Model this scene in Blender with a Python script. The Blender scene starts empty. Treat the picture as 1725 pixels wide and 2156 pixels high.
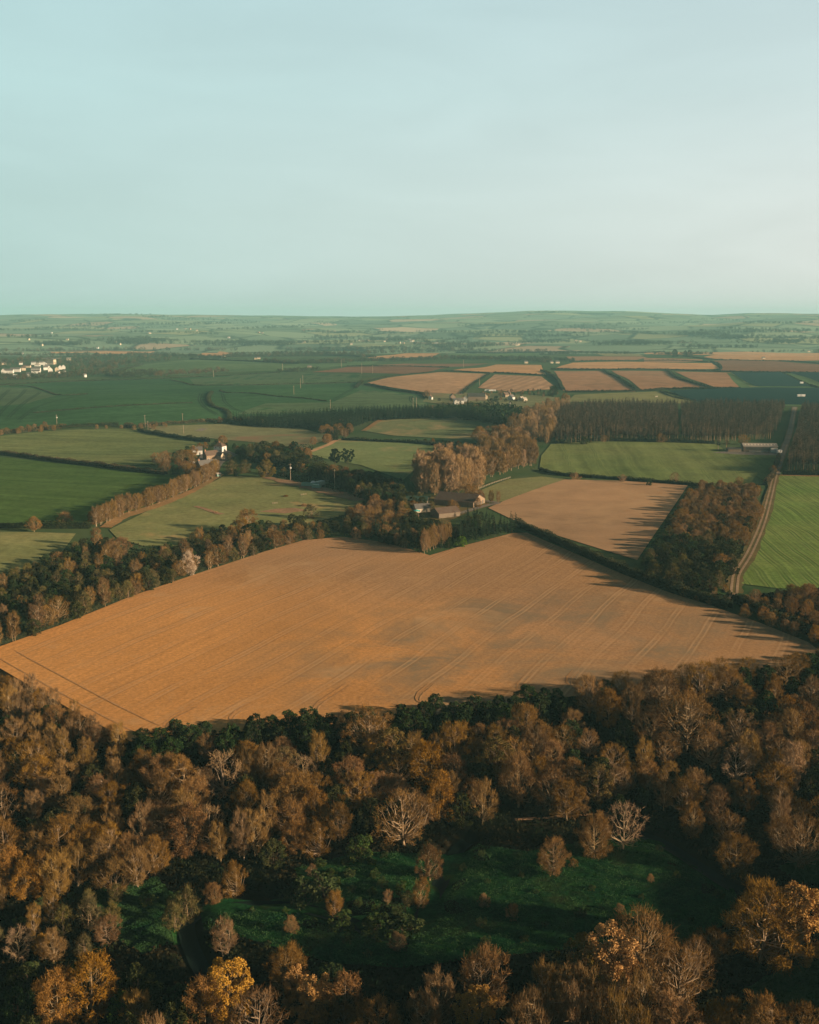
import bpy, bmesh, math, random
import numpy as np
from mathutils import Vector, Matrix, Euler

SC = bpy.context.scene
COL = SC.collection
rad = math.radians

# ---------------------------------------------------------------- camera, sky, sun, exposure
CAM_H, PITCH = 110.0, rad(10.62)
cam_data = bpy.data.cameras.new("camera")
cam = bpy.data.objects.new("camera", cam_data)
COL.objects.link(cam)
cam.location = (0, 0, CAM_H)
cam.rotation_euler = (math.pi / 2 - PITCH, 0, 0)
cam_data.sensor_fit = 'VERTICAL'
cam_data.sensor_height = 24.0
cam_data.lens = 24.0
cam_data.clip_start = 1.0
cam_data.clip_end = 60000.0
SC.camera = cam

SUN_EL, SUN_DIR = rad(13.5), Vector((1.0, -0.30, 0)).normalized()
SUN_ROT = math.atan2(SUN_DIR.x, SUN_DIR.y)
sun_vec = Vector((SUN_DIR.x * math.cos(SUN_EL), SUN_DIR.y * math.cos(SUN_EL), math.sin(SUN_EL)))
sd = bpy.data.lights.new("sun", 'SUN')
sd.energy = 5.0
sd.angle = rad(0.5)
sd.color = (1.0, 0.73, 0.47)
sun = bpy.data.objects.new("sun", sd)
COL.objects.link(sun)
sun.rotation_euler = sun_vec.to_track_quat('Z', 'Y').to_euler()
sun.location = (400, -100, 300)

W = bpy.data.worlds.new("World")
SC.world = W
W.use_nodes = True
wn, wl = W.node_tree.nodes, W.node_tree.links
wn.clear()
w_out = wn.new('ShaderNodeOutputWorld')
w_bg = wn.new('ShaderNodeBackground')
w_bg.inputs['Strength'].default_value = 0.1
w_sky = wn.new('ShaderNodeTexSky')
w_sky.sky_type = 'NISHITA'
w_sky.sun_disc = False
w_sky.sun_elevation = SUN_EL
w_sky.sun_rotation = SUN_ROT
w_sky.air_density = 1.0
w_sky.dust_density = 1.0
w_tc = wn.new('ShaderNodeTexCoord')
w_sep = wn.new('ShaderNodeSeparateXYZ')
wl.new(w_tc.outputs['Generated'], w_sep.inputs[0])
w_ramp = wn.new('ShaderNodeValToRGB')
cr = w_ramp.color_ramp
cr.elements[0].position = 0.0
cr.elements[0].color = (0.475, 0.512, 0.505, 1)
cr.elements[1].position = 1.0
cr.elements[1].color = (0.014, 0.026, 0.034, 1)
for p, c in ((0.10, (0.440, 0.512, 0.498)), (0.20, (0.375, 0.490, 0.490)), (0.29, (0.335, 0.460, 0.475)),
             (0.42, (0.100, 0.150, 0.172)), (0.60, (0.030, 0.050, 0.062))):
    e = cr.elements.new(p)
    e.color = (*c, 1)
wl.new(w_sep.outputs['Z'], w_ramp.inputs[0])
# brighter and pinker towards the sun, greener away from it
w_az = wn.new('ShaderNodeMapRange')
w_az.inputs['From Min'].default_value = -0.45
w_az.inputs['From Max'].default_value = 0.45
wl.new(w_sep.outputs['X'], w_az.inputs['Value'])
w_azc = wn.new('ShaderNodeMix')
w_azc.data_type = 'RGBA'
w_azc.inputs[6].default_value = (0.90, 0.975, 0.955, 1)
w_azc.inputs[7].default_value = (1.15, 1.03, 1.02, 1)
wl.new(w_az.outputs[0], w_azc.inputs[0])
w_mul = wn.new('ShaderNodeMix')
w_mul.data_type = 'RGBA'
w_mul.blend_type = 'MULTIPLY'
w_mul.inputs[0].default_value = 1.0
wl.new(w_ramp.outputs[0], w_mul.inputs[6])
wl.new(w_azc.outputs[2], w_mul.inputs[7])
# duller and greener low down on the left, over the far sea haze
w_lo = wn.new('ShaderNodeMapRange')
w_lo.interpolation_type = 'SMOOTHSTEP'
w_lo.inputs['From Min'].default_value = 0.0
w_lo.inputs['From Max'].default_value = 0.27
w_lo.inputs['To Min'].default_value = 1.0
w_lo.inputs['To Max'].default_value = 0.0
wl.new(w_sep.outputs['Z'], w_lo.inputs['Value'])
w_inv = wn.new('ShaderNodeMath')
w_inv.operation = 'SUBTRACT'
w_inv.inputs[0].default_value = 1.0
w_inv.use_clamp = True
wl.new(w_az.outputs[0], w_inv.inputs[1])
w_lf = wn.new('ShaderNodeMath')
w_lf.operation = 'MULTIPLY'
wl.new(w_lo.outputs[0], w_lf.inputs[0])
wl.new(w_inv.outputs[0], w_lf.inputs[1])
w_mul2 = wn.new('ShaderNodeMix')
w_mul2.data_type = 'RGBA'
w_mul2.blend_type = 'MULTIPLY'
w_mul2.inputs[7].default_value = (0.66, 0.80, 0.83, 1)
wl.new(w_lf.outputs[0], w_mul2.inputs[0])
wl.new(w_mul.outputs[2], w_mul2.inputs[6])
# the sky behind the camera, away from the bright western horizon, is dimmer
w_bk = wn.new('ShaderNodeMapRange')
w_bk.interpolation_type = 'SMOOTHSTEP'
w_bk.inputs['From Min'].default_value = -0.15
w_bk.inputs['From Max'].default_value = 0.80
w_bk.inputs['To Min'].default_value = 0.24
w_bk.inputs['To Max'].default_value = 1.0
wl.new(w_sep.outputs['Y'], w_bk.inputs['Value'])
# thin veils of high cloud
w_map = wn.new('ShaderNodeMapping')
w_map.inputs['Scale'].default_value = (1.2, 1.0, 5.5)
w_map.inputs['Rotation'].default_value = (0, rad(-16), 0)
wl.new(w_tc.outputs['Generated'], w_map.inputs[0])
w_noi = wn.new('ShaderNodeTexNoise')
w_noi.inputs['Scale'].default_value = 2.6
w_noi.inputs['Detail'].default_value = 5
w_noi.inputs['Distortion'].default_value = 0.6
wl.new(w_map.outputs[0], w_noi.inputs['Vector'])
w_nr = wn.new('ShaderNodeMapRange')
w_nr.inputs['From Min'].default_value = 0.35
w_nr.inputs['From Max'].default_value = 0.70
w_nr.inputs['To Min'].default_value = 0.965
w_nr.inputs['To Max'].default_value = 1.06
wl.new(w_noi.outputs[0], w_nr.inputs['Value'])
w_cl = wn.new('ShaderNodeVectorMath')
w_cl.operation = 'SCALE'
wl.new(w_mul2.outputs[2], w_cl.inputs[0])
w_k = wn.new('ShaderNodeMath')
w_k.operation = 'MULTIPLY'
wl.new(w_nr.outputs[0], w_k.inputs[0])
wl.new(w_bk.outputs[0], w_k.inputs[1])
wl.new(w_k.outputs[0], w_cl.inputs['Scale'])
w_ten = wn.new('ShaderNodeVectorMath')
w_ten.operation = 'SCALE'
w_ten.inputs['Scale'].default_value = 7.4
wl.new(w_cl.outputs[0], w_ten.inputs[0])
w_mix = wn.new('ShaderNodeMix')
w_mix.data_type = 'RGBA'
w_mix.inputs[0].default_value = 0.94
wl.new(w_sky.outputs[0], w_mix.inputs[6])
wl.new(w_ten.outputs[0], w_mix.inputs[7])
wl.new(w_mix.outputs[2], w_bg.inputs['Color'])
wl.new(w_bg.outputs[0], w_out.inputs[0])

SC.view_settings.view_transform = 'Standard'
SC.view_settings.look = 'None'
SC.view_settings.gamma = 1.0
SC.view_settings.exposure = 1.05
SC.render.engine = 'CYCLES'
SC.cycles.max_bounces = 4
SC.cycles.diffuse_bounces = 2
SC.cycles.glossy_bounces = 1
SC.cycles.volume_bounces = 0
SC.cycles.use_denoising = True

# ---------------------------------------------------------------- the lie of the land
FW, FH, PW, PH, FOC = 819.0, 1024.0, 1725.0, 2156.0, 1024.0
R_FWD = np.array([0, math.cos(PITCH), -math.sin(PITCH)])
R_UP = np.array([0, math.sin(PITCH), math.cos(PITCH)])


def sm(a):
    a = np.clip(a, 0, 1)
    return a * a * (3 - 2 * a)


SKY_U = [(-600, 318), (0, 316.5), (60, 315.5), (110, 314.6), (240, 314.2), (420, 315.2), (690, 316.3), (780, 316.6),
         (900, 315.4), (1000, 313.4), (1100, 311.3), (1170, 310.8), (1330, 311.8), (1420, 314.0), (1490, 315.4),
         (1560, 313.4), (1725, 314.2), (2200, 316)]
SU = np.array([((p * FW / PW) - FW / 2) / FOC for p, _ in SKY_U])
SZ = np.array([110 + (320 - y) / FOC * 10300 for _, y in SKY_U])
DITCH = []


def terrain(x, y):
    x = np.asarray(x, float)
    y = np.asarray(y, float)
    d = np.hypot(x, y)
    w = y - (262 + 0.30 * (np.clip(x, -140, 160) + 76)) - 30 * sm((-76 - x) / 60)
    z = -13 * sm((-w - 4) / 62) + 8 * sm((-w - 120) / 60)
    z = z + 32 * sm((x - 121) / 95) * sm((235 - y) / 60)  # unseen rise right of the frame, added to shade the clearing
    m = sm((d - 300) / 300)
    z = z + m * (1.6 * np.sin(x / 130 + 1.1) * np.cos(y / 170 + .4) + 1.0 * np.sin(x / 61 + y / 90))
    # rolling ground on the left, behind the houses
    z = z + 9 * np.exp(-((x + 420) / 260) ** 2 - ((y - 1250) / 210) ** 2) * 1.0
    z = z - 5 * np.exp(-((x + 150) / 160) ** 2 - ((y - 1060) / 120) ** 2)
    z = z + 7 * np.exp(-((x - 250) / 420) ** 2 - ((y - 1950) / 380) ** 2)
    # far valley and the hills beyond
    u = x / np.maximum(y, 1.0)
    zt = np.interp(np.where(y > 1, u, 0), SU, SZ)
    s = np.clip((d - 3500) / 6800, 0, 1)
    rid = (np.sin(x / 420 + 1.7 * np.sin(y / 900) + 2.0) * np.cos(y / 330 + .6 * np.sin(x / 700)) * .6
           + np.sin(x / 230 - y / 400 + 1.3) * .25 + np.sin(y / 210 + x / 900) * .35)
    zf = zt * s ** 1.25 + 30 * rid * np.sqrt(np.clip(s * (1 - s) * 4, 0, 1)) - 22 * sm((d - 3450) / 500) * (1 - sm((d - 4000) / 900))
    zf = np.where(d > 10300, zt - (d - 10300) * .02, zf)
    z = z + zf * (d > 3450)
    if DITCH:
        near = (y > 120) & (y < 300) & (np.abs(x) < 140)
        if near.any():
            xn, yn = x[near] if x.ndim else x, y[near] if y.ndim else y
            cut = np.zeros(np.shape(xn))
            for P, wid, dep in DITCH:
                dm = np.full(np.shape(xn), 1e9)
                for a, b in zip(P[:-1], P[1:]):
                    ab = b - a
                    t = np.clip(((xn - a[0]) * ab[0] + (yn - a[1]) * ab[1]) / (ab @ ab), 0, 1)
                    dm = np.minimum(dm, np.hypot(xn - a[0] - t * ab[0], yn - a[1] - t * ab[1]))
                cut = cut + dep * np.exp(-(dm / wid) ** 2)
            if x.ndim:
                z = np.array(z)
                z[near] -= cut
            else:
                z = z - cut
    return z


def rays(P):
    P = np.atleast_2d(np.asarray(P, float))
    sx = (P[:, 0] * FW / PW - FW / 2) / FOC
    sy = -(P[:, 1] * FH / PH - FH / 2) / FOC
    v = sx[:, None] * np.array([1, 0, 0]) + sy[:, None] * R_UP + R_FWD
    return v / v[:, 1:2]          # parametrised by distance y


def hit(P, h=0.0):
    """where the sight line through photo point P meets the land (raised by h); a point of the ground"""
    P = np.atleast_2d(np.asarray(P, float))
    v = rays(P)
    n = len(v)
    h = np.broadcast_to(np.asarray(h, float), (n,))
    if n > 1500:
        return np.vstack([hit(P[i:i + 1500], h[i:i + 1500]) for i in range(0, n, 1500)])
    ys = np.concatenate([np.geomspace(90, 3300, 130), np.geomspace(3320, 13500, 330)])
    if (P[:, 1] > 800).all():
        ys = ys[ys < 2600]
    X = v[:, 0:1] * ys
    Z = CAM_H + v[:, 2:3] * ys
    below = Z < terrain(X, np.broadcast_to(ys, X.shape)) + h[:, None]
    k = np.where(below.any(1), below.argmax(1), len(ys) - 1)
    lo, hi = ys[np.maximum(k - 1, 0)], ys[k]
    for _ in range(22):
        mid = (lo + hi) / 2
        b = CAM_H + v[:, 2] * mid < terrain(v[:, 0] * mid, mid) + h
        hi = np.where(b, mid, hi)
        lo = np.where(b, lo, mid)
    x, y = v[:, 0] * hi, hi
    return np.stack([x, y, terrain(x, y)], 1)


def g(px, py, h=0.0):
    return Vector(hit([(px, py)], h)[0])


def to_photo(p):
    d = np.asarray(p, float) - np.array([0, 0, CAM_H])
    f = d @ R_FWD
    return ((d[0] / f * FOC + FW / 2) * PW / FW, (FH / 2 - (d @ R_UP) / f * FOC) * PH / FH)


def inside(pts, poly):
    pts = np.atleast_2d(pts)
    x, y = pts[:, 0], pts[:, 1]
    r = np.zeros(len(pts), bool)
    q = np.asarray(poly)[:, :2]
    for (x1, y1), (x2, y2) in zip(q, np.roll(q, -1, 0)):
        c = (y1 > y) != (y2 > y)
        with np.errstate(divide='ignore', invalid='ignore'):
            r ^= c & (x < (x2 - x1) * (y - y1) / (y2 - y1 + 1e-12) + x1)
    return r


def spline(P, step=None, n=8):
    P = np.asarray(P, float)
    Q = np.vstack([2 * P[0] - P[1], P, 2 * P[-1] - P[-2]])
    out = []
    for i in range(1, len(Q) - 2):
        t = np.linspace(0, 1, n, endpoint=False)[:, None]
        a, b, c, d = Q[i - 1], Q[i], Q[i + 1], Q[i + 2]
        out.append(.5 * (2 * b + (c - a) * t + (2 * a - 5 * b + 4 * c - d) * t * t + (3 * b - a - 3 * c + d) * t ** 3))
    out.append(P[-1:])
    return np.vstack(out)


STREAM_A = [(985, 1762), (960, 1786), (926, 1854), (892, 1912), (872, 1946), (815, 1962), (770, 1946), (722, 1925), (637, 1902), (552, 1896),
            (450, 1903), (405, 1922), (392, 1945), (405, 1990), (430, 2040)]
STREAM_B = [(1290, 1740), (1339, 1748), (1397, 1769), (1478, 1820), (1530, 1854), (1564, 1868), (1640, 1885)]
stream_lines = [spline(hit(s)[:, :2], n=4) for s in (STREAM_A, STREAM_B)]
for s, dep in zip(stream_lines, (2.2, 1.8)):
    DITCH.append((s[::2], 3.4, dep))

# ---------------------------------------------------------------- mesh helpers
rng = np.random.default_rng(7)
random.seed(7)


def mesh_np(name, V, F, mat=None, smooth=False):
    V = np.asarray(V, np.float32)
    F = np.asarray(F, np.int32)
    k = F.shape[1]
    me = bpy.data.meshes.new(name)
    me.vertices.add(len(V))
    me.vertices.foreach_set('co', V.ravel())
    me.loops.add(F.size)
    me.loops.foreach_set('vertex_index', F.ravel())
    me.polygons.add(len(F))
    me.polygons.foreach_set('loop_start', np.arange(0, F.size, k, dtype=np.int32))
    me.polygons.foreach_set('loop_total', np.full(len(F), k, np.int32))
    if smooth:
        me.polygons.foreach_set('use_smooth', np.ones(len(F), bool))
    me.update(calc_edges=True)
    me.validate()
    if mat:
        me.materials.append(mat)
    return me


def link(name, me, parent=None, loc=None, rotz=None):
    o = bpy.data.objects.new(name, me)
    COL.objects.link(o)
    if parent is not None:
        o.parent = parent
    if loc is not None:
        o.location = loc
    if rotz is not None:
        o.rotation_euler = (0, 0, rotz)
    return o


def tag(o, label=None, cat=None, group=None, kind=None):
    if label:
        o['label'] = label
    if cat:
        o['category'] = cat
    if group:
        o['group'] = group
    if kind:
        o['kind'] = kind
    return o


class MB:
    """collects boxes, tubes and polygons of one part"""

    def __init__(self):
        self.v, self.f = [], []

    def add(self, V, F):
        n = len(self.v)
        self.v += [tuple(p) for p in V]
        self.f += [tuple(i + n for i in q) for q in F]
        return self

    def box(self, c, s, rz=0.0, taper=1.0):
        x, y, z = s[0] / 2, s[1] / 2, s[2] / 2
        ca, sa = math.cos(rz), math.sin(rz)
        V = []
        for dz in (-1, 1):
            k = taper if dz > 0 else 1
            for dx, dy in ((-1, -1), (1, -1), (1, 1), (-1, 1)):
                a, b = dx * x * k, dy * y * k
                V.append((c[0] + a * ca - b * sa, c[1] + a * sa + b * ca, c[2] + dz * z))
        return self.add(V, [(3, 2, 1, 0), (4, 5, 6, 7), (0, 1, 5, 4), (1, 2, 6, 5), (2, 3, 7, 6), (3, 0, 4, 7)])

    def tube(self, pts, r, n=6, cap=True):
        pts = [Vector(p) for p in pts]
        rs = r if hasattr(r, '__len__') else [r] * len(pts)
        V, F = [], []
        for i, p in enumerate(pts):
            d = (pts[min(i + 1, len(pts) - 1)] - pts[max(i - 1, 0)]).normalized()
            a = d.orthogonal().normalized() if abs(d.z) < .9 else Vector((1, 0, 0))
            a = (a - d * a.dot(d)).normalized()
            b = d.cross(a)
            for k in range(n):
                t = 2 * math.pi * k / n
                V.append(p + (a * math.cos(t) + b * math.sin(t)) * rs[i])
        for i in range(len(pts) - 1):
            for k in range(n):
                F.append((i * n + k, i * n + (k + 1) % n, (i + 1) * n + (k + 1) % n, (i + 1) * n + k))
        if cap:
            F.append(tuple(range(n))[::-1])
            F.append(tuple((len(pts) - 1) * n + k for k in range(n)))
        return self.add(V, F)

    def build(self, name, mat, parent=None, loc=None, rotz=None):
        me = bpy.data.meshes.new(name)
        me.from_pydata([tuple(p) for p in self.v], [], self.f)
        me.update()
        me.materials.append(mat)
        return link(name, me, parent, loc, rotz)


# ---------------------------------------------------------------- materials
def new_mat(name):
    m = bpy.data.materials.new(name)
    m.use_nodes = True
    nt = m.node_tree
    nt.nodes.clear()
    out = nt.nodes.new('ShaderNodeOutputMaterial')
    return m, nt, out


def N(nt, t, **kw):
    n = nt.nodes.new(t)
    for k, v in kw.items():
        if k in n.inputs:
            n.inputs[k].default_value = v
        else:
            setattr(n, k, v)
    return n


def mixc(nt, fac, a, b, blend='MIX'):
    n = nt.nodes.new('ShaderNodeMix')
    n.data_type = 'RGBA'
    n.blend_type = blend
    for idx, v in ((0, fac), (6, a), (7, b)):
        if hasattr(v, 'is_output'):
            nt.links.new(v, n.inputs[idx])
        elif idx == 0:
            n.inputs[0].default_value = v
        else:
            n.inputs[idx].default_value = (*v[:3], 1)
    return n.outputs[2]


def maprange(nt, v, a, b, c=0.0, d=1.0, smooth=False):
    n = nt.nodes.new('ShaderNodeMapRange')
    if smooth:
        n.interpolation_type = 'SMOOTHSTEP'
    nt.links.new(v, n.inputs['Value'])
    for k, q in (('From Min', a), ('From Max', b), ('To Min', c), ('To Max', d)):
        n.inputs[k].default_value = q
    return n.outputs[0]


def math_(nt, op, a, b=0.0):
    n = nt.nodes.new('ShaderNodeMath')
    n.operation = op
    for i, v in enumerate((a, b)):
        if hasattr(v, 'is_output'):
            nt.links.new(v, n.inputs[i])
        else:
            n.inputs[i].default_value = v
    return n.outputs[0]


def noise(nt, vec, scale, detail=3, rough=.55, dist=0.0):
    n = N(nt, 'ShaderNodeTexNoise', Scale=scale, Detail=detail, Roughness=rough, Distortion=dist)
    nt.links.new(vec, n.inputs['Vector'])
    return n.outputs[0]


def shade(nt, out, col, rough=1.0, spec=0.0, bump=None, bstr=.3, bdist=.1):
    if spec == 0.0:
        b = N(nt, 'ShaderNodeBsdfDiffuse')
        cin = b.inputs['Color']
    else:
        b = N(nt, 'ShaderNodeBsdfPrincipled')
        b.inputs['Roughness'].default_value = rough
        b.inputs['Specular IOR Level'].default_value = spec
        cin = b.inputs['Base Color']
    if hasattr(col, 'is_output'):
        nt.links.new(col, cin)
    else:
        cin.default_value = (*col[:3], 1)
    if bump is not None:
        bn = N(nt, 'ShaderNodeBump', Strength=bstr, Distance=bdist)
        nt.links.new(bump, bn.inputs['Height'])
        nt.links.new(bn.outputs[0], b.inputs['Normal'])
    nt.links.new(b.outputs[0], out.inputs['Surface'])
    return b


def flat_mat(name, c, var=.12, scale=1.0, rough=.8, spec=.2):
    m, nt, out = new_mat(name)
    tc = N(nt, 'ShaderNodeTexCoord')
    f = noise(nt, tc.outputs['Object'], scale, 4)
    lo = tuple(max(0, v * (1 - var * 2)) for v in c)
    hi = tuple(min(1, v * (1 + var * 2)) for v in c)
    shade(nt, out, mixc(nt, f, lo, hi), rough, spec)
    return m


def leaf_mat(name, a, b, clump=.5, var=.35, trans=0.0):
    """foliage or twigs: two tones in clumps, every plant a little different"""
    m, nt, out = new_mat(name)
    tc = N(nt, 'ShaderNodeTexCoord')
    oi = N(nt, 'ShaderNodeObjectInfo')
    f = noise(nt, tc.outputs['Object'], clump, 3)
    f = maprange(nt, f, .32, .68)
    c = mixc(nt, f, a, b)
    r = maprange(nt, oi.outputs['Random'], 0, 1, 1 - var, 1 + var)
    hs = N(nt, 'ShaderNodeHueSaturation')
    nt.links.new(c, hs.inputs['Color'])
    nt.links.new(r, hs.inputs['Value'])
    rr = math_(nt, 'FRACT', math_(nt, 'MULTIPLY', oi.outputs['Random'], 7.31))
    nt.links.new(maprange(nt, rr, 0, 1, .497, .512), hs.inputs['Hue'])
    nt.links.new(maprange(nt, rr, 0, 1, .88, 1.12), hs.inputs['Saturation'])
    if trans:
        d = N(nt, 'ShaderNodeBsdfDiffuse')
        t = N(nt, 'ShaderNodeBsdfTranslucent')
        mx = N(nt, 'ShaderNodeMixShader')
        mx.inputs[0].default_value = trans
        nt.links.new(hs.outputs[0], d.inputs[0])
        nt.links.new(hs.outputs[0], t.inputs[0])
        nt.links.new(d.outputs[0], mx.inputs[1])
        nt.links.new(t.outputs[0], mx.inputs[2])
        nt.links.new(mx.outputs[0], out.inputs['Surface'])
    else:
        shade(nt, out, hs.outputs[0])
    return m


def field_mat(name, c1, c2, ang=0.0, pitch=12.0, rows=.3, track=None, patch=None, nscale=.02, fine=1.0, wob=2.0, grain=.25, stripe=None, band=.55, mottle=.16, zone=None, pale=None):
    """a field: soil or sward in two tones, drilled rows across direction ang (degrees from x), wheel tracks every `pitch` metres"""
    m, nt, out = new_mat(name)
    geo = N(nt, 'ShaderNodeNewGeometry')
    pos = geo.outputs['Position']
    f = noise(nt, pos, nscale, 5, .6)
    f = maprange(nt, f, .3, .7)
    c = mixc(nt, f, c1, c2)
    if zone:                    # a stretch of redder or paler soil
        vz = N(nt, 'ShaderNodeVectorMath')
        vz.operation = 'DISTANCE'
        nt.links.new(pos, vz.inputs[0])
        vz.inputs[1].default_value = zone[1]
        zf = math_(nt, 'ADD', maprange(nt, vz.outputs['Value'], zone[2] * .25, zone[2], 1, 0, True), math_(nt, 'MULTIPLY', math_(nt, 'SUBTRACT', noise(nt, pos, .02, 4), .5), .6))
        zf = maprange(nt, zf, 0, 1)
        c = mixc(nt, zf, c, zone[0])
    mp = N(nt, 'ShaderNodeMapping')
    mp.inputs['Rotation'].default_value = (0, 0, rad(-ang))
    nt.links.new(pos, mp.inputs[0])
    sep = N(nt, 'ShaderNodeSeparateXYZ')
    nt.links.new(mp.outputs[0], sep.inputs[0])
    wn_ = noise(nt, pos, .012, 2)
    across = math_(nt, 'ADD', sep.outputs['Y'], math_(nt, 'MULTIPLY', wn_, wob * 6))
    bumpsrc = noise(nt, pos, fine, 5, .7)
    # streaks along the rows: noise squeezed along the direction of travel
    mp2 = N(nt, 'ShaderNodeMapping')
    mp2.inputs['Scale'].default_value = (.012 if band > .3 else .003, band, .1)
    cv = N(nt, 'ShaderNodeCombineXYZ')
    nt.links.new(sep.outputs['X'], cv.inputs[0])
    nt.links.new(across, cv.inputs[1])
    nt.links.new(cv.outputs[0], mp2.inputs[0])
    st = noise(nt, mp2.outputs[0], 1.0, 4, .65)
    st = maprange(nt, st, .3, .7, 1 - rows, 1 + rows)
    gr = maprange(nt, bumpsrc, .3, .7, 1 - grain, 1 + grain)
    m1 = maprange(nt, noise(nt, pos, .035 if nscale > .008 else .008, 6, .62, .4), .3, .7, 1 - mottle, 1 + mottle)
    vv = math_(nt, 'MULTIPLY', math_(nt, 'MULTIPLY', st, gr), m1)
    sc = N(nt, 'ShaderNodeVectorMath')
    sc.operation = 'SCALE'
    nt.links.new(c, sc.inputs[0])
    nt.links.new(vv, sc.inputs['Scale'])
    c = sc.outputs[0]
    if patch:
        pf = maprange(nt, noise(nt, pos, patch[1], 6, .65, .5), patch[2], patch[3])
        if len(patch) > 4:      # only in one part of the field
            ctr, r0 = patch[4], patch[5]
            vd = N(nt, 'ShaderNodeVectorMath')
            vd.operation = 'DISTANCE'
            nt.links.new(pos, vd.inputs[0])
            vd.inputs[1].default_value = ctr
            pf = math_(nt, 'MULTIPLY', pf, maprange(nt, vd.outputs['Value'], r0 * .3, r0, 1, 0, True))
        c = mixc(nt, pf, c, patch[0])
    if pale:
        c = mixc(nt, maprange(nt, noise(nt, pos, pale[1], 6, .68, .8), pale[2], pale[3], 0, .75), c, pale[0])
    if track:
        ph = math_(nt, 'FRACT', math_(nt, 'DIVIDE', across, pitch))
        dd = math_(nt, 'ABSOLUTE', math_(nt, 'SUBTRACT', math_(nt, 'ABSOLUTE', math_(nt, 'SUBTRACT', ph, .5)), 0.9 / pitch))
        line = maprange(nt, math_(nt, 'MULTIPLY', dd, pitch), .12, .5, 1, 0, True)
        brk = maprange(nt, noise(nt, pos, .03, 3), .35, .6, .1, 1)
        c = mixc(nt, math_(nt, 'MULTIPLY', math_(nt, 'MULTIPLY', line, brk), track[1]), c, track[0])
        d2 = math_(nt, 'ABSOLUTE', math_(nt, 'SUBTRACT', math_(nt, 'ABSOLUTE', math_(nt, 'SUBTRACT', ph, .5)), 1.7 / pitch))
        line2 = maprange(nt, math_(nt, 'MULTIPLY', d2, pitch), .12, .55, 1, 0, True)
        c = mixc(nt, math_(nt, 'MULTIPLY', math_(nt, 'MULTIPLY', line2, brk), track[1] * .8), c, track[2])
    if stripe:
        ph = math_(nt, 'SINE', math_(nt, 'MULTIPLY', across, 2 * math.pi / stripe[1]))
        c = mixc(nt, maprange(nt, ph, -.4, .6, 0, stripe[2]), c, stripe[0])
    shade(nt, out, c, bump=math_(nt, 'ADD', bumpsrc, st), bstr=.5, bdist=.12)
    return m


# ---------------------------------------------------------------- ground and hills (one sheet each, meeting at 3450 m)
def ground_mats():
    m, nt, out = new_mat("ground")
    geo = N(nt, 'ShaderNodeNewGeometry')
    pos = geo.outputs['Position']
    sep = N(nt, 'ShaderNodeSeparateXYZ')
    nt.links.new(pos, sep.inputs[0])
    dist = N(nt, 'ShaderNodeVectorMath')
    dist.operation = 'LENGTH'
    nt.links.new(pos, dist.inputs[0])
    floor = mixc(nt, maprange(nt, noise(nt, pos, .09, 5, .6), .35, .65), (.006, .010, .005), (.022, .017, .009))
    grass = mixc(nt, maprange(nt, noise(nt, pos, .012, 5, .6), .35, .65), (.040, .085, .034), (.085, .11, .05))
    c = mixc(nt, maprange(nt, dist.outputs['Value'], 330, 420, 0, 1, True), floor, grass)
    shade(nt, out, c, bump=noise(nt, pos, .8, 5), bstr=.6, bdist=.3)

    h, nt, out = new_mat("hills")
    geo = N(nt, 'ShaderNodeNewGeometry')
    pos = geo.outputs['Position']
    mp = N(nt, 'ShaderNodeMapping')
    mp.inputs['Scale'].default_value = (.0030, .0036, 0)
    mp.inputs['Rotation'].default_value = (0, 0, .25)
    nt.links.new(pos, mp.inputs[0])
    dn = N(nt, 'ShaderNodeTexNoise', Scale=.0009, Detail=2)
    nt.links.new(pos, dn.inputs['Vector'])
    ad = N(nt, 'ShaderNodeVectorMath')
    ad.operation = 'ADD'
    sc = N(nt, 'ShaderNodeVectorMath')
    sc.operation = 'SCALE'
    sc.inputs['Scale'].default_value = 1.6
    nt.links.new(dn.outputs['Color'], sc.inputs[0])
    nt.links.new(mp.outputs[0], ad.inputs[0])
    nt.links.new(sc.outputs[0], ad.inputs[1])
    vo = N(nt, 'ShaderNodeTexVoronoi', Scale=1.0, Randomness=.8)
    vo.distance = 'MINKOWSKI'
    vo.inputs['Exponent'].default_value = 4
    nt.links.new(ad.outputs[0], vo.inputs['Vector'])
    ramp = N(nt, 'ShaderNodeValToRGB')
    ramp.color_ramp.interpolation = 'CONSTANT'
    sepc = N(nt, 'ShaderNodeSeparateColor')
    nt.links.new(vo.outputs['Color'], sepc.inputs[0])
    nt.links.new(sepc.outputs[0], ramp.inputs[0])
    els = ramp.color_ramp.elements
    cols = [(0, (.16, .235, .16)), (.2, (.225, .305, .20)), (.38, (.175, .25, .17)), (.52, (.26, .335, .22)), (.66, (.13, .195, .135)),
            (.78, (.31, .34, .19)), (.88, (.40, .31, .22)), (.95, (.52, .41, .29))]
    els[0].color = (*cols[0][1], 1)
    els[1].position, els[1].color = cols[1][0], (*cols[1][1], 1)
    for p, c in cols[2:]:
        e = els.new(p)
        e.color = (*c, 1)
    ve = N(nt, 'ShaderNodeTexVoronoi', Scale=1.0, Randomness=.8)
    ve.feature = 'DISTANCE_TO_EDGE'
    nt.links.new(ad.outputs[0], ve.inputs['Vector'])
    edge = maprange(nt, ve.outputs['Distance'], .012, .05, 1, 0)
    edge = math_(nt, 'MULTIPLY', edge, maprange(nt, noise(nt, pos, .004, 3), .3, .5, .2, .9))
    c = mixc(nt, edge, ramp.outputs[0], (.022, .042, .022))
    wood = maprange(nt, noise(nt, pos, .0016, 4, .55), .63, .67)
    c = mixc(nt, wood, c, (.025, .048, .028))
    shade(nt, out, c)
    return m, h


M_GROUND, M_HILLS = ground_mats()


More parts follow.
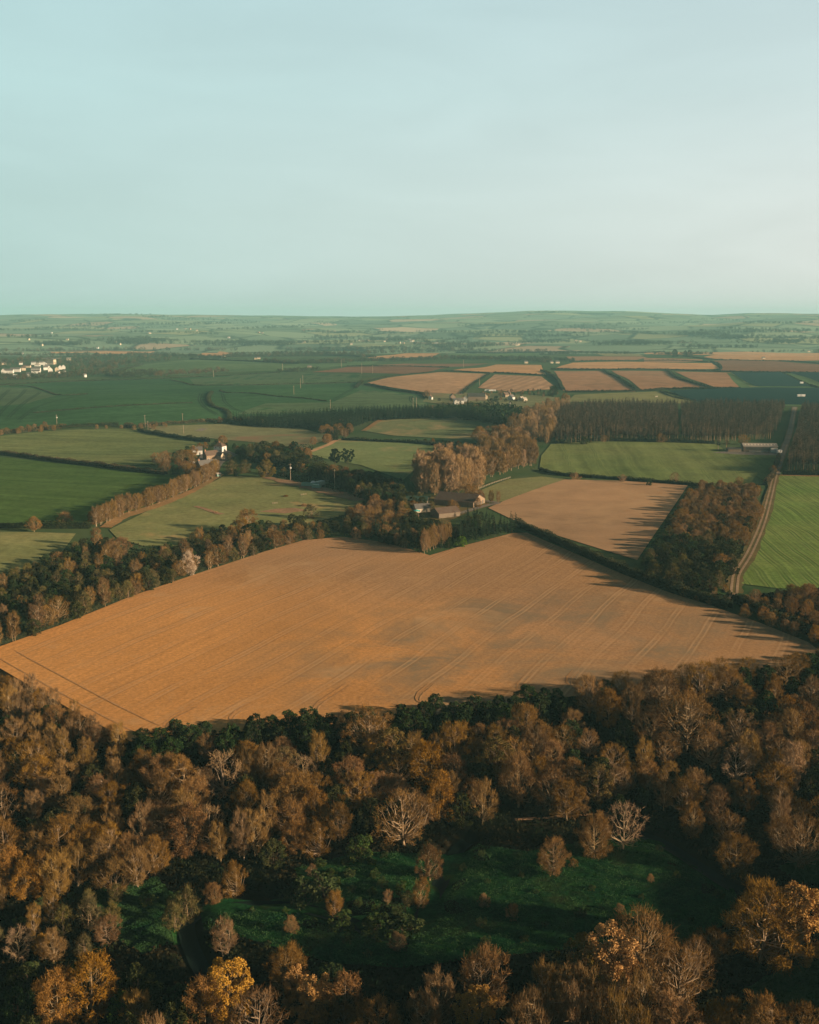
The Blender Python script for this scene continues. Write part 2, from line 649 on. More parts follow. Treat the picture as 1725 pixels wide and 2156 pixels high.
def polar_sheet(name, radii, mat, centre=False):
    th = np.concatenate([np.linspace(-36, 36, 241), np.linspace(36, 324, 73)[1:-1]])
    th = np.radians(90 - th)
    R, T = np.meshgrid(radii, th, indexing='ij')
    x, y = R * np.cos(T), R * np.sin(T)
    z = terrain(x, y)
    z = np.where((y < 0) | (np.abs(x) > np.maximum(y, 1) * 1.6), np.minimum(z, 12) if not centre else z, z)
    V = np.stack([x, y, z], -1).reshape(-1, 3)
    n, k = len(radii), len(th)
    i, j = np.meshgrid(np.arange(n - 1), np.arange(k), indexing='ij')
    a, b = i * k + j, i * k + (j + 1) % k
    F = np.stack([a, b, b + k, a + k], -1).reshape(-1, 4)[:, ::-1]
    return link(name, mesh_np(name, V, F, mat, True))


near_r = np.concatenate([np.linspace(1, 120, 14)[:-1], np.geomspace(120, 3450, 260)])
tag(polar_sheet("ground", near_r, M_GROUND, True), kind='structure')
tag(polar_sheet("hills", np.geomspace(3450, 13500, 150), M_HILLS), kind='structure')

# ---------------------------------------------------------------- fields laid on the ground
FIELD_POLY = {}
_lift = [0]


def drape(name, P, mat, world=False, cell=None, extra=0.0, smooth=0):
    Q = np.asarray(P, float)
    if smooth:
        Q = spline(np.vstack([Q, Q[:1]]), n=smooth)[:-1]
    Wd = Q if world else hit(Q)
    xy = Wd[:, :2]
    d = np.hypot(xy[:, 0], xy[:, 1]).mean()
    c = cell or max(7.0, d * .016)
    bm = bmesh.new()
    vs = [bm.verts.new((p[0], p[1], 0)) for p in xy]
    try:
        bm.faces.new(vs)
    except ValueError:
        pass
    bmesh.ops.triangulate(bm, faces=bm.faces[:])
    mn, mx = xy.min(0), xy.max(0)
    for ax in (0, 1):
        t = math.floor(mn[ax] / c) * c + c
        while t < mx[ax]:
            no = (1, 0, 0) if ax == 0 else (0, 1, 0)
            co = (t, 0, 0) if ax == 0 else (0, t, 0)
            bmesh.ops.bisect_plane(bm, geom=bm.verts[:] + bm.edges[:] + bm.faces[:], plane_co=co, plane_no=no, dist=1e-4)
            t += c
    _lift[0] += 1
    co = np.array([v.co[:] for v in bm.verts])
    dd = np.hypot(co[:, 0], co[:, 1])
    z = terrain(co[:, 0], co[:, 1]) + .10 + .00022 * dd + .016 * (_lift[0] % 9) + extra
    for v, q in zip(bm.verts, z):
        v.co.z = q
    bmesh.ops.recalc_face_normals(bm, faces=bm.faces[:])
    for f in bm.faces:
        if f.normal.z < 0:
            f.normal_flip()
    me = bpy.data.meshes.new(name)
    bm.to_mesh(me)
    bm.free()
    me.materials.append(mat)
    for p in me.polygons:
        p.use_smooth = True
    o = link(name, me)
    tag(o, kind='structure')
    return o


FM = {}
FM['big'] = field_mat("bare_soil", (.43, .243, .112), (.335, .208, .118), ang=64.5, pitch=13.5, rows=.10, band=.42,
                      track=((.52, .33, .175), .55, (.27, .15, .07)), nscale=.0075, fine=.9, wob=1.2, grain=.26, mottle=.20,
                      patch=((.225, .180, .118), .030, .42, .64, (50, 316, 0), 130), pale=((.52, .335, .175), .022, .56, .74), zone=((.55, .275, .094), (-95, 300, 0), 185))
FM['tan'] = field_mat("drilled_soil", (.401, .248, .137), (.334, .214, .125), ang=20, pitch=16, rows=.07, nscale=.010, fine=.8, grain=.12,
                      patch=((.467, .301, .166), .02, .5, .75))
FM['paleg'] = field_mat("worn_sward", (.188, .200, .085), (.217, .207, .098), ang=10, rows=.06, nscale=.03, fine=.6)
FM['green_right'] = field_mat("young_crop", (.119, .166, .055), (.183, .206, .076), ang=84, pitch=24, band=.10, rows=.26, nscale=.010, fine=.5,
                              track=((.075, .115, .039), .6, (.203, .231, .086)))
FM['green_stripe'] = field_mat("ridged_crop", (.115, .193, .046), (.176, .224, .066), ang=84, pitch=9, rows=.36, nscale=.02, fine=.5, wob=1.6,
                               track=((.061, .109, .030), .8, (.230, .263, .092)))
FM['sward_mix'] = field_mat("thin_sward", (.208, .212, .102), (.131, .175, .078), ang=25, rows=.10, nscale=.009, fine=.3,
                            patch=((.385, .273, .142), .012, .50, .70))
FM['sward_b'] = field_mat("sown_sward", (.116, .179, .074), (.193, .224, .095), ang=12, rows=.14, nscale=.008, fine=.3,
                          patch=((.370, .283, .149), .014, .55, .74))
FM['left_a'] = field_mat("left_crop", (.169, .193, .076), (.124, .165, .063), ang=-12, pitch=24, band=.10, rows=.26, nscale=.01, fine=.3,
                         track=((.081, .115, .043), .5, (.189, .212, .086)))
FM['left_b'] = field_mat("left_sward", (.057, .113, .029), (.081, .131, .037), ang=-14, pitch=18, band=.10, rows=.26, nscale=.01, fine=.3,
                         track=((.036, .074, .020), .55, (.099, .147, .043)))
FM['pasture'] = field_mat("pasture", (.242, .234, .100), (.170, .200, .078), ang=15, rows=.06, nscale=.018, fine=.35,
                          patch=((.448, .296, .136), .022, .58, .74))
FM['rough'] = field_mat("rough_grass", (.210, .207, .108), (.147, .166, .081), ang=5, rows=.06, nscale=.012, fine=.2,
                        patch=((.238, .152, .088), .010, .54, .68))
FM['deep_green'] = field_mat("shaded_wheat", (.033, .091, .038), (.051, .113, .048), ang=38, pitch=24, band=.05, rows=.22, nscale=.0045, fine=.1,  # darker tone carries the shade of slopes turned from the sun
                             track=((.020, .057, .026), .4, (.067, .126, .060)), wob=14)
FM['wheat_sunlit'] = field_mat("sunlit_wheat", (.072, .118, .058), (.090, .135, .068), ang=20, pitch=24, band=.05, rows=.2, nscale=.0045, fine=.1,  # paler copy of the same wheat, sunlight on its slopes put into colour
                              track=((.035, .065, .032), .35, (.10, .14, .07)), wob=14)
FM['far_tan'] = field_mat("far_stubble", (.454, .270, .152), (.378, .225, .129), ang=60, rows=.05, nscale=.006, fine=.08)
FM['far_striped'] = field_mat("far_ridges", (.454, .274, .156), (.389, .235, .138), ang=72, rows=.05, nscale=.006, fine=.08,
                              stripe=((.238, .147, .092), 17.0, .5))
FM['far_brown'] = field_mat("far_plough", (.356, .196, .115), (.281, .162, .092), ang=40, rows=.06, nscale=.005, fine=.06,
                            patch=((.259, .196, .101), .006, .6, .75))
FM['far_dark'] = field_mat("far_dark_soil", (.184, .093, .057), (.227, .118, .072), ang=10, rows=.06, nscale=.005, fine=.06)
FM['far_orange'] = field_mat("far_orange", (.518, .284, .133), (.454, .255, .129), ang=10, rows=.05, nscale=.005, fine=.05)
FM['far_pale'] = field_mat("far_pale", (.27, .25, .13), (.22, .22, .11), ang=10, rows=.05, nscale=.005, fine=.05)
FM['far_green'] = field_mat("far_green", (.074, .135, .060), (.105, .162, .075), ang=10, rows=.05, nscale=.004, fine=.05)
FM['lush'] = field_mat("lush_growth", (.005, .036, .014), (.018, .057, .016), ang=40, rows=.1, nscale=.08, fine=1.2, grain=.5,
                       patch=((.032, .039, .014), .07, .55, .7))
FM['soil'] = field_mat("trodden_soil", (.33, .20, .12), (.25, .165, .095), rows=.06, nscale=.06, fine=.7)
FM['verge'] = field_mat("dry_verge", (.34, .195, .085), (.22, .155, .07), rows=.06, nscale=.06, fine=.7)
FM['grassverge'] = field_mat("grass_verge", (.17, .12, .055), (.10, .10, .042), rows=.08, nscale=.06, fine=.7)
FM['yard'] = field_mat("yard_gravel", (.22, .19, .16), (.17, .15, .13), rows=.05, nscale=.05, fine=.5)
FM['lane'] = field_mat("lane_dirt", (.33, .235, .155), (.26, .19, .12), rows=.05, nscale=.05, fine=.6)

FIELDS = [
    # ploughed fields and swards round the middle distance
    ("ploughed_field", 'big', [(-45, 1372), (0, 1362), (130, 1316), (280, 1255), (420, 1207), (560, 1161), (640, 1138), (720, 1131), (800, 1141), (860, 1156),
                               (905, 1170), (970, 1151), (1080, 1123), (1110, 1122), (1200, 1161), (1300, 1205), (1400, 1245), (1500, 1277), (1600, 1312),
                               (1700, 1352), (1722, 1368), (1708, 1392), (1600, 1412), (1400, 1442), (1200, 1468), (1000, 1498), (800, 1518), (600, 1534),
                               (400, 1550), (275, 1562), (150, 1495), (0, 1408), (-45, 1385)]),
    ("ploughed_field", 'tan', [(1028, 1070), (1060, 1056), (1100, 1040), (1190, 1010), (1300, 1013), (1450, 1020), (1400, 1095), (1342, 1180), (1250, 1152),
                               (1170, 1127), (1095, 1102)]),
    ("meadow", 'paleg', [(1000, 1038), (1070, 1010), (1140, 1004), (1192, 1009), (1100, 1041), (1060, 1056), (1020, 1062)]),
    ("meadow", 'green_right', [(1136, 988), (1140, 960), (1160, 936), (1250, 930), (1400, 932), (1510, 936), (1530, 952), (1640, 958), (1612, 1020), (1500, 1024),
                               (1300, 1007), (1180, 999)]),
    ("meadow", 'green_stripe', [(1640, 1002), (2050, 1008), (2120, 1245), (1640, 1240), (1560, 1230), (1575, 1180), (1610, 1100)]),
    ("meadow", 'sward_mix', [(768, 908), (800, 885), (830, 879), (950, 876), (1010, 883), (1062, 900), (1062, 914), (1020, 927), (900, 922), (830, 918)]),
    ("meadow", 'sward_b', [(652, 957), (660, 945), (720, 925), (800, 929), (932, 938), (925, 946), (885, 978), (850, 1012), (760, 980), (690, 968)]),
    ("meadow", 'left_a', [(-60, 925), (60, 912), (140, 906), (260, 903), (400, 925), (425, 942), (330, 979), (250, 980), (100, 963), (-60, 944)]),
    ("meadow", 'left_b', [(-60, 958), (60, 969), (200, 985), (350, 998), (425, 1012), (300, 1077), (230, 1102), (100, 1106), (-60, 1102)]),
    ("meadow", 'pasture', [(-60, 1120), (60, 1121), (160, 1124), (130, 1164), (60, 1196), (-60, 1222)]),
    ("pasture", 'pasture', [(230, 1116), (330, 1067), (420, 1030), (470, 1004), (560, 1003), (640, 1018), (700, 1036), (770, 1054), (725, 1085), (640, 1105),
                            (560, 1110), (480, 1120), (390, 1150), (300, 1150), (245, 1132)]),
    ("meadow", 'rough', [(305, 909), (330, 898), (480, 893), (640, 903), (705, 920), (640, 945), (540, 932), (430, 922)]),
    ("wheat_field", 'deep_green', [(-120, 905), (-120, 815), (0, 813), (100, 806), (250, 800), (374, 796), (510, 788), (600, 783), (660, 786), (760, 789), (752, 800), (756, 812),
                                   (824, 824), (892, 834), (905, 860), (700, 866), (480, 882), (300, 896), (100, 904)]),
    ("wheat_field", 'wheat_sunlit', [(410, 812), (520, 813), (586, 811), (700, 809), (750, 806), (762, 797), (762, 789), (660, 786), (600, 784), (510, 790), (400, 799)]),  # sunlit stretches of the wheat, laid over it in the paler tone
    ("wheat_field", 'wheat_sunlit', [(500, 872), (560, 850), (700, 848), (760, 822), (824, 826), (890, 836), (903, 859), (700, 865), (600, 872)]),
    ("wheat_field", 'wheat_sunlit', [(-120, 826), (-20, 816), (70, 818), (120, 834), (60, 850), (-20, 858), (-120, 860)]),
    # the patchwork on the plateau
    ("stubble_field", 'far_tan', [(773, 807), (817, 796), (926, 784), (1028, 788), (972, 831), (892, 826), (824, 816)]),
    ("stubble_field", 'far_striped', [(1007, 817), (1042, 789), (1140, 793), (1167, 813), (1160, 820), (1080, 826)]),
    ("stubble_field", 'far_brown', [(1167, 782), (1271, 781), (1341, 821), (1338, 825), (1186, 823), (1178, 802)]),
    ("stubble_field", 'far_brown', [(1288, 781), (1404, 782), (1421, 795), (1465, 809), (1498, 818), (1351, 821)]),
    ("stubble_field", 'far_brown', [(1421, 783), (1538, 785), (1562, 818), (1504, 816), (1465, 802)]),
    ("meadow", 'paleg', [(1195, 846), (1210, 832), (1290, 828), (1400, 824), (1470, 846), (1430, 850), (1280, 850)]),
    ("meadow", 'far_pale', [(1536, 786), (1556, 785), (1610, 815), (1585, 818)]),
    ("meadow", 'far_green', [(1530, 786), (1790, 785), (1790, 858), (1470, 850), (1420, 826), (1560, 819)]),
    ("stubble_field", 'far_orange', [(1206, 764), (1305, 762), (1499, 765), (1516, 777), (1410, 778), (1274, 777), (1167, 777)]),
    ("stubble_field", 'far_dark', [(1499, 760), (1608, 759), (1780, 773), (1780, 786), (1519, 781), (1516, 770)]),
    ("stubble_field", 'far_orange', [(1482, 752), (1580, 747), (1780, 746), (1780, 759), (1669, 760), (1512, 757)]),
    ("stubble_field", 'far_brown', [(1356, 754), (1478, 757), (1482, 761), (1356, 762)]),
    ("stubble_field", 'far_brown', [(1193, 751), (1349, 751), (1363, 753), (1342, 758), (1206, 761)]),
    ("stubble_field", 'far_pale', [(1247, 745), (1329, 743), (1356, 750), (1274, 750)]),
    ("stubble_field", 'far_orange', [(1356, 743), (1577, 741), (1780, 743), (1478, 748), (1376, 747)]),
    ("stubble_field", 'far_orange', [(953, 780), (1045, 768), (1140, 769), (1150, 791), (1042, 785)]),
    ("stubble_field", 'far_dark', [(657, 784), (732, 773), (858, 772), (943, 775), (909, 782), (858, 788), (756, 785)]),
    ("stubble_field", 'far_dark', [(790, 770), (851, 766), (1028, 766), (994, 771), (943, 773)]),
    ("stubble_field", 'far_orange', [(773, 754), (841, 746), (943, 744), (909, 753), (797, 756)]),
    ("stubble_field", 'far_orange', [(415, 748), (462, 740), (490, 744), (473, 751)]),
    ("stubble_field", 'far_orange', [(105, 741), (218, 740), (326, 740), (279, 745), (204, 746)]),
    ("stubble_field", 'far_dark', [(20, 738.5), (200, 738), (390, 739), (200, 739.7)]),
    ("meadow", 'far_green', [(943, 748), (974, 744), (1138, 744), (1138, 755), (1004, 758)]),
    ("meadow", 'far_green', [(225, 785), (300, 768), (420, 757), (560, 757), (640, 780), (480, 784), (300, 794)]),
    ("meadow", 'far_green', [(560, 772), (640, 765), (800, 760), (780, 768), (700, 773), (640, 780)]),
    # clearing beside the stream
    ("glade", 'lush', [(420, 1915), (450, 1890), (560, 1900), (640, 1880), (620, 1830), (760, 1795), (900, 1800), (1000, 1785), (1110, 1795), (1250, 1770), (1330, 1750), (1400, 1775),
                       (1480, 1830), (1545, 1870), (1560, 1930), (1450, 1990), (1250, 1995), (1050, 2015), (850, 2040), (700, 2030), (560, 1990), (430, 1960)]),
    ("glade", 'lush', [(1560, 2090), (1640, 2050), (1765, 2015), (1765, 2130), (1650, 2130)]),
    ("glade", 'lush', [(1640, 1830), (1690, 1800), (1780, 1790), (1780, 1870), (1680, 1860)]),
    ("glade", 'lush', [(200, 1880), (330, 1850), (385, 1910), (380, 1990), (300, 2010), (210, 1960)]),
]
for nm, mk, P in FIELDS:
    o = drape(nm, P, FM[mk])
    FIELD_POLY.setdefault(mk, []).append(hit(P)[:, :2])


def ribbon(name, P, width, mat, world=False, extra=0.0, n=6, kind='structure', side=0.0, wiggle=0.0):
    Wd = np.asarray(P, float)[:, :2] if world else hit(P)[:, :2]
    C = spline(Wd, n=n)
    d = np.gradient(C, axis=0)
    d /= np.linalg.norm(d, axis=1)[:, None] + 1e-9
    nn = np.stack([-d[:, 1], d[:, 0]], 1)
    C = C + nn * side
    w = width if hasattr(width, '__len__') else np.full(len(C), width)
    w = np.interp(np.linspace(0, 1, len(C)), np.linspace(0, 1, len(w)), w)
    w = w * (1 + wiggle * rng.uniform(-1, 1, len(C)))
    _lift[0] += 1
    V = []
    for s in (-.5, -.17, .17, .5):
        p = C + nn * (w * s)[:, None]
        dd = np.hypot(p[:, 0], p[:, 1])
        z = terrain(p[:, 0], p[:, 1]) + .26 + .00024 * dd + .008 * (_lift[0] % 7) + extra
        V.append(np.stack([p[:, 0], p[:, 1], z], 1))
    m_ = len(C)
    V = np.vstack(V)
    F = []
    for s in range(3):
        for i in range(m_ - 1):
            F.append((s * m_ + i, s * m_ + i + 1, (s + 1) * m_ + i + 1, (s + 1) * m_ + i))
    o = link(name, mesh_np(name, V, np.array(F)[:, ::-1], mat, True))
    tag(o, kind=kind)
    return o


LANE = [(1546, 1250), (1548, 1228), (1553, 1208), (1580, 1163), (1605, 1105), (1622, 1045), (1633, 1000), (1648, 955), (1662, 915), (1670, 880), (1674, 858)]
ribbon("dirt_track", LANE, 6.5, FM['grassverge'], wiggle=.2)
ribbon("wheel_rut", LANE, 1.1, FM['lane'], side=1.15, extra=.06)
ribbon("wheel_rut", LANE, 1.1, FM['lane'], side=-1.15, extra=.06)
ribbon("dirt_track", [(1546, 1250), (1540, 1262), (1520, 1270), (1500, 1272)], 3.0, FM['lane'])
ribbon("road", [(1633, 1000), (1648, 955), (1662, 915), (1670, 880), (1674, 858)], 5.0, FM['yard'], extra=.1)
ribbon("field_margin", [(1640, 1001), (1700, 1003), (1800, 1005)], 6.0, FM['verge'])
ribbon("verge", [(222, 1112), (262, 1088), (330, 1066), (380, 1046), (420, 1027), (466, 1000)], [7, 8, 9, 7, 6, 4], FM['verge'], wiggle=.2)
ribbon("field_margin", [(655, 952), (690, 938), (725, 925), (830, 930), (932, 938)], 5.0, FM['far_tan'])
ribbon("field_margin", [(766, 908), (800, 886), (834, 878), (900, 877)], 6.0, FM['verge'])
ribbon("verge", [(560, 1006), (610, 1017), (650, 1026), (700, 1038), (760, 1055)], [5, 10, 12, 14, 9], FM['soil'], wiggle=.25, extra=.04)
ribbon("path", [(1085, 1728), (1180, 1722), (1260, 1716), (1330, 1712)], .9, FM['soil'], wiggle=.3)
ribbon("lane", [(418, 908), (425, 905), (432, 903)], 8.0, FM['yard'])
ribbon("farm_road", [(968, 1082), (1000, 1072), (1030, 1064), (1048, 1060), (1022, 1055)], 4.0, FM['yard'])
drape("farmyard", [(880, 1075), (910, 1044), (960, 1050), (1030, 1056), (1030, 1066), (975, 1085), (930, 1105), (890, 1098)], FM['grassverge'])
drape("house_yard", [(405, 990), (425, 955), (470, 945), (500, 958), (470, 975), (455, 1000)], FM['yard'])
drape("hamlet_ground", [(890, 846), (905, 826), (1000, 828), (1100, 830), (1180, 838), (1120, 862), (980, 858)], FM['rough'])
drape("barnyard", [(1500, 954), (1560, 948), (1640, 953), (1648, 960), (1560, 958)], FM['yard'])
# trenches and spoil in the paddock
ribbon("bare_earth", [(411, 1067), (430, 1072), (452, 1080), (468, 1084)], [3, 4, 3, 4], FM['soil'], wiggle=.3)
drape("bare_earth", [(340, 1075), (352, 1072), (362, 1073), (360, 1078), (346, 1080)], FM['soil'])
drape("bare_earth", [(440, 1029), (452, 1027), (461, 1030), (452, 1033)], FM['soil'])
drape("bare_earth", [(545, 1078), (580, 1072), (620, 1070), (650, 1075), (600, 1082)], FM['soil'])
# headland tracks of the big field: along its lower left edge and the turns at the row ends
SOIL_D = field_mat("worn_soil", (.465, .245, .100), (.43, .235, .105), rows=.05, nscale=.05, fine=.8)
SOIL_L = field_mat("pressed_soil", (.50, .28, .125), (.46, .265, .125), rows=.05, nscale=.05, fine=.8)
for off, ma in ((4.5, SOIL_L), (11.5, SOIL_L)):
    ribbon("wheel_rut", [(-40, 1388), (0, 1412), (80, 1458), (150, 1498), (220, 1536), (268, 1560)], [.2, .4, .5, .5, .4, .1], ma, side=off, wiggle=.5, extra=-.11)
for k, (px, py) in enumerate([(330, 1534), (470, 1520), (650, 1502), (868, 1481), (1085, 1461), (1190, 1447)]):
    c = hit([(px, py)])[0, :2]
    e = rng.uniform(6.0, 9.5)
    a0 = rad(64.5) + rng.normal(0, .03)
    ln = rng.uniform(16, 30)
    fw, sd_ = np.array([math.cos(a0), math.sin(a0)]), np.array([math.sin(a0), -math.cos(a0)])
    for q in (0, 1.9):
        pts = [c + fw * ln - sd_ * q, c + fw * ln * .6 - sd_ * q, c + fw * 8 - sd_ * (q * .9), c + fw * 2.5 + sd_ * (1.5 - q * .6), c + fw * .2 + sd_ * (e * .7), c + fw * 1.2 + sd_ * (e * 1.5), c + fw * (3 + q) + sd_ * (e * 2.8)]
        ribbon("wheel_rut", pts, [.1, .35, .45, .5, .45, .3, .08], SOIL_D if q else SOIL_L, world=True, wiggle=.4, extra=-.11)
# twin wheelings in the wheat
WHEAT_RUT = field_mat("wheat_rut", (.022, .045, .022), (.030, .055, .026), rows=.05, nscale=.05, fine=.3)
for P in ([(424, 828), (420, 838), (422, 848), (432, 859), (457, 874)], [(468, 830), (471, 838), (474, 847), (490, 860), (517, 870)], [(-5, 846), (8, 832), (20, 821)], [(-5, 878), (30, 843), (54, 821)],
          [(18, 880), (55, 846), (84, 827)], [(40, 885), (78, 858), (130, 842), (160, 836)], [(700, 845), (730, 826), (748, 818)], [(866, 835), (866, 845), (884, 858), (900, 862)]):
    for sd2 in (-1.6, 1.6):
        ribbon("wheel_rut", P, 1.3, WHEAT_RUT, side=sd2, wiggle=.2)

# stream in its ditch
m, nt, out = new_mat("stream_water")
tc = N(nt, 'ShaderNodeTexCoord')
b = shade(nt, out, (.006, .012, .010), rough=.45, spec=.04, bump=noise(nt, tc.outputs['Object'], .9, 3), bstr=.15, bdist=.05)
M_WATER = m
for s, dep in zip(stream_lines, (2.2, 1.8)):
    ribbon("stream", s[::2], 3.4, M_WATER, world=True, extra=.25, n=3)


# ---------------------------------------------------------------- trees
def unit(v):
    return v / (np.linalg.norm(v, axis=-1, keepdims=True) + 1e-9)


def strips(B, D, L, w, r, tip=.35):
    S = unit(np.cross(D, r.normal(size=B.shape)))
    w = np.asarray(w).reshape(-1, 1) * np.ones((len(B), 1))
    L = np.asarray(L).reshape(-1, 1)
    V = np.stack([B - S * w / 2, B + S * w / 2, B + D * L + S * w * tip / 2, B + D * L - S * w * tip / 2], 1)
    return V.reshape(-1, 3)


def leaves(C, s, r, up=0.0):
    n = unit(r.normal(size=C.shape) + np.array([0, 0, up]))
    a = unit(np.cross(n, r.normal(size=C.shape)))
    b = np.cross(n, a)
    s = (np.asarray(s).reshape(-1, 1) * np.ones((len(C), 1))) / 2
    V = np.stack([C - a * s, C - b * s * .8, C + a * s, C + b * s * .8], 1)
    return V.reshape(-1, 3)


def quads_of(V):
    return np.arange(len(V), dtype=np.int32).reshape(-1, 4)


def wood_mesh(name, paths, mat):
    mb = MB()
    for pts, rs, n in paths:
        mb.tube(pts, rs, n, cap=False)
    me = bpy.data.meshes.new(name)
    me.from_pydata(mb.v, [], mb.f)
    me.materials.append(mat)
    me.polygons.foreach_set('use_smooth', np.ones(len(me.polygons), bool))
    return me


BARK = leaf_mat("bark_brown", (.20, .14, .085), (.33, .24, .155), 1.2, .25)
BARK_PALE = leaf_mat("bark_pale", (.26, .19, .12), (.38, .285, .19), 1.0, .2)
BARK_DARK = leaf_mat("bark_dark", (.05, .04, .03), (.09, .065, .045), 1.0, .2)
TWIG_BROWN = leaf_mat("twig_brown", (.143, .079, .026), (.237, .132, .046), .45, .3)
TWIG_GREY = leaf_mat("twig_grey", (.158, .095, .038), (.230, .141, .060), .45, .3)
TWIG_RED = leaf_mat("twig_red", (.143, .077, .026), (.215, .119, .042), .45, .3)
TWIG_PALE = leaf_mat("twig_pale", (.275, .176, .095), (.347, .229, .129), .35, .15)
LEAF_RUSSET = leaf_mat("leaf_russet", (.158, .078, .023), (.238, .126, .040), .45, .25)
LEAF_GOLD = leaf_mat("leaf_gold", (.361, .195, .052), (.475, .271, .081), .4, .12)
LEAF_OCHRE = leaf_mat("leaf_ochre", (.188, .116, .038), (.090, .083, .027), .3, .15)
LEAF_IVY = leaf_mat("leaf_evergreen", (.014, .034, .014), (.040, .058, .022), .4, .3)
LEAF_GREEN = leaf_mat("leaf_green", (.032, .058, .018), (.075, .088, .030), .4, .25)
LEAF_OLIVE = leaf_mat("leaf_olive", (.070, .072, .026), (.145, .112, .046), .4, .25)
LEAF_LIME = leaf_mat("leaf_lime", (.070, .130, .025), (.110, .160, .038), .4, .2)
BLOSSOM = leaf_mat("blossom", (.42, .32, .24), (.60, .49, .39), .9, .1)
NEEDLE = leaf_mat("needle_green", (.012, .028, .017), (.030, .046, .025), .4, .3)
LARCH_B = leaf_mat("larch_dull", (.030, .030, .023), (.065, .053, .040), .3, .2)
LARCH_C = leaf_mat("larch_bright", (.085, .066, .048), (.155, .112, .080), .3, .2)
LARCH = leaf_mat("larch_brown", (.050, .043, .032), (.105, .079, .056), .3, .3)
LEAF_DARK = leaf_mat("leaf_dark", (.022, .034, .013), (.060, .058, .022), .4, .3)


def make_tree(name, seed, H=12., R=5., cb=.3, n=48, per=70, prof=None, mode='twig', tw=(.8, 1.6), w=.055, leaf=.34, up=.55, out=.6, rnd=.8,
              cr=None, bark=None, crown=None, limb_r=.055, trunk_r=.24, straight=.85, shell=.5, lean=0.0, trunks=1, limbs=True, up_leaf=.3):
    r = np.random.default_rng(seed)
    prof = prof or (lambda t: math.sqrt(max(0., 1 - (2 * t - .9) ** 2 / 1.22)))
    cr = cr or R * .27
    cen = []
    f1, f2, f3 = r.uniform(0, 6.28, 3)
    for i in range(n):
        t = (i + r.random()) / n
        a = i * 2.39996 + r.uniform(-.5, .5)
        lobe = 1 + .20 * math.sin(2 * a + f1 + 2 * t) + .15 * math.sin(3 * a + f2 - 4 * t) + .10 * math.sin(9 * t + f3)
        q = R * prof(t) * (shell + (1 - shell) * math.sqrt(r.random())) * r.uniform(.78, 1.08) * lobe
        if math.sin(2.3 * a + f3) * math.sin(7 * t + f1) > .62:
            continue
        cen.append((q * math.cos(a), q * math.sin(a) * r.uniform(.9, 1.1), H * (cb + (1 - cb) * t) - cr * .5))
    cen = np.array(cen)
    # trunk and limbs
    paths = []
    stems = []
    for k in range(trunks):
        ox, oy = (r.normal(0, R * .16), r.normal(0, R * .16)) if trunks > 1 else (0, 0)
        tilt = np.array([r.normal(0, .05) + lean, r.normal(0, .05)])
        zs = np.linspace(0, H * straight, 6)
        pts = [(ox + tilt[0] * z * 1.2 + r.normal(0, .09) * (z > 0), oy + tilt[1] * z * 1.2 + r.normal(0, .09) * (z > 0), z) for z in zs]
        stems.append(np.array(pts))
        k_ = trunk_r / math.sqrt(trunks)
        paths.append((pts, [k_ * 1.35] + [k_ * (1 - .8 * z / (H * straight)) for z in zs[1:]], 6))
    if limbs:
        for c in cen:
            st = stems[int(r.integers(len(stems)))]
            dxy = math.hypot(c[0], c[1])
            z0 = min(max(H * cb * .75, c[2] - dxy * r.uniform(.7, 1.3)), H * straight * .95)
            b = np.array([np.interp(z0, st[:, 2], st[:, 0]), np.interp(z0, st[:, 2], st[:, 1]), z0])
            mid = b * .5 + c * .5 + np.array([(c[0] - b[0]) * .12, (c[1] - b[1]) * .12, -.08 * dxy]) + r.normal(0, .25, 3)
            q = b * .2 + c * .8 + r.normal(0, .22, 3)
            r0 = limb_r * r.uniform(.8, 1.35) * (1.25 - .6 * z0 / H)
            paths.append(([b, mid, q, c + r.normal(0, .2, 3)], [r0, r0 * .7, r0 * .5, r0 * .25], 4))
            for _ in range(2):
                e = q + unit(unit((c - b)) + r.normal(0, .65, 3)) * cr * r.uniform(.9, 1.5)
                paths.append(([q, (q + e) / 2 + r.normal(0, .1, 3), e], [r0 * .45, r0 * .33, r0 * .15], 3))
    wood = wood_mesh(name + "_trunk", paths, bark)
    # crown
    V = []
    cr_all = cr
    for c in cen:
        ks = r.uniform(.6, 1.25)
        cr = cr_all * ks
        m = int(per * ks * ks * r.uniform(.8, 1.25))
        o = unit(np.array([c[0], c[1], (c[2] - H * (cb + (1 - cb) * .35)) * .8]))
        if mode in ('twig', 'mix'):
            k = m if mode == 'twig' else m // 2
            B = c + r.normal(0, cr * .42, (k, 3))
            D = unit(o * out + np.array([0, 0, up]) + r.normal(0, rnd, (k, 3)))
            V.append(strips(B, D, r.uniform(*tw, k), w * r.uniform(.7, 1.4, k), r))
        if mode in ('leaf', 'mix'):
            k = m if mode == 'leaf' else m // 2
            d = unit(r.normal(size=(k, 3)) + o * .5 + np.array([0, 0, up_leaf]))
            C = c + d * (cr * r.random((k, 1)) ** .35) * np.array([1, 1, .85])
            V.append(leaves(C, leaf * r.uniform(.6, 1.4, k), r, .35))
    V = np.vstack(V)
    V[:, 2] = np.maximum(V[:, 2], .15)
    return wood, mesh_np(name + "_crown", V, quads_of(V), crown), H, R


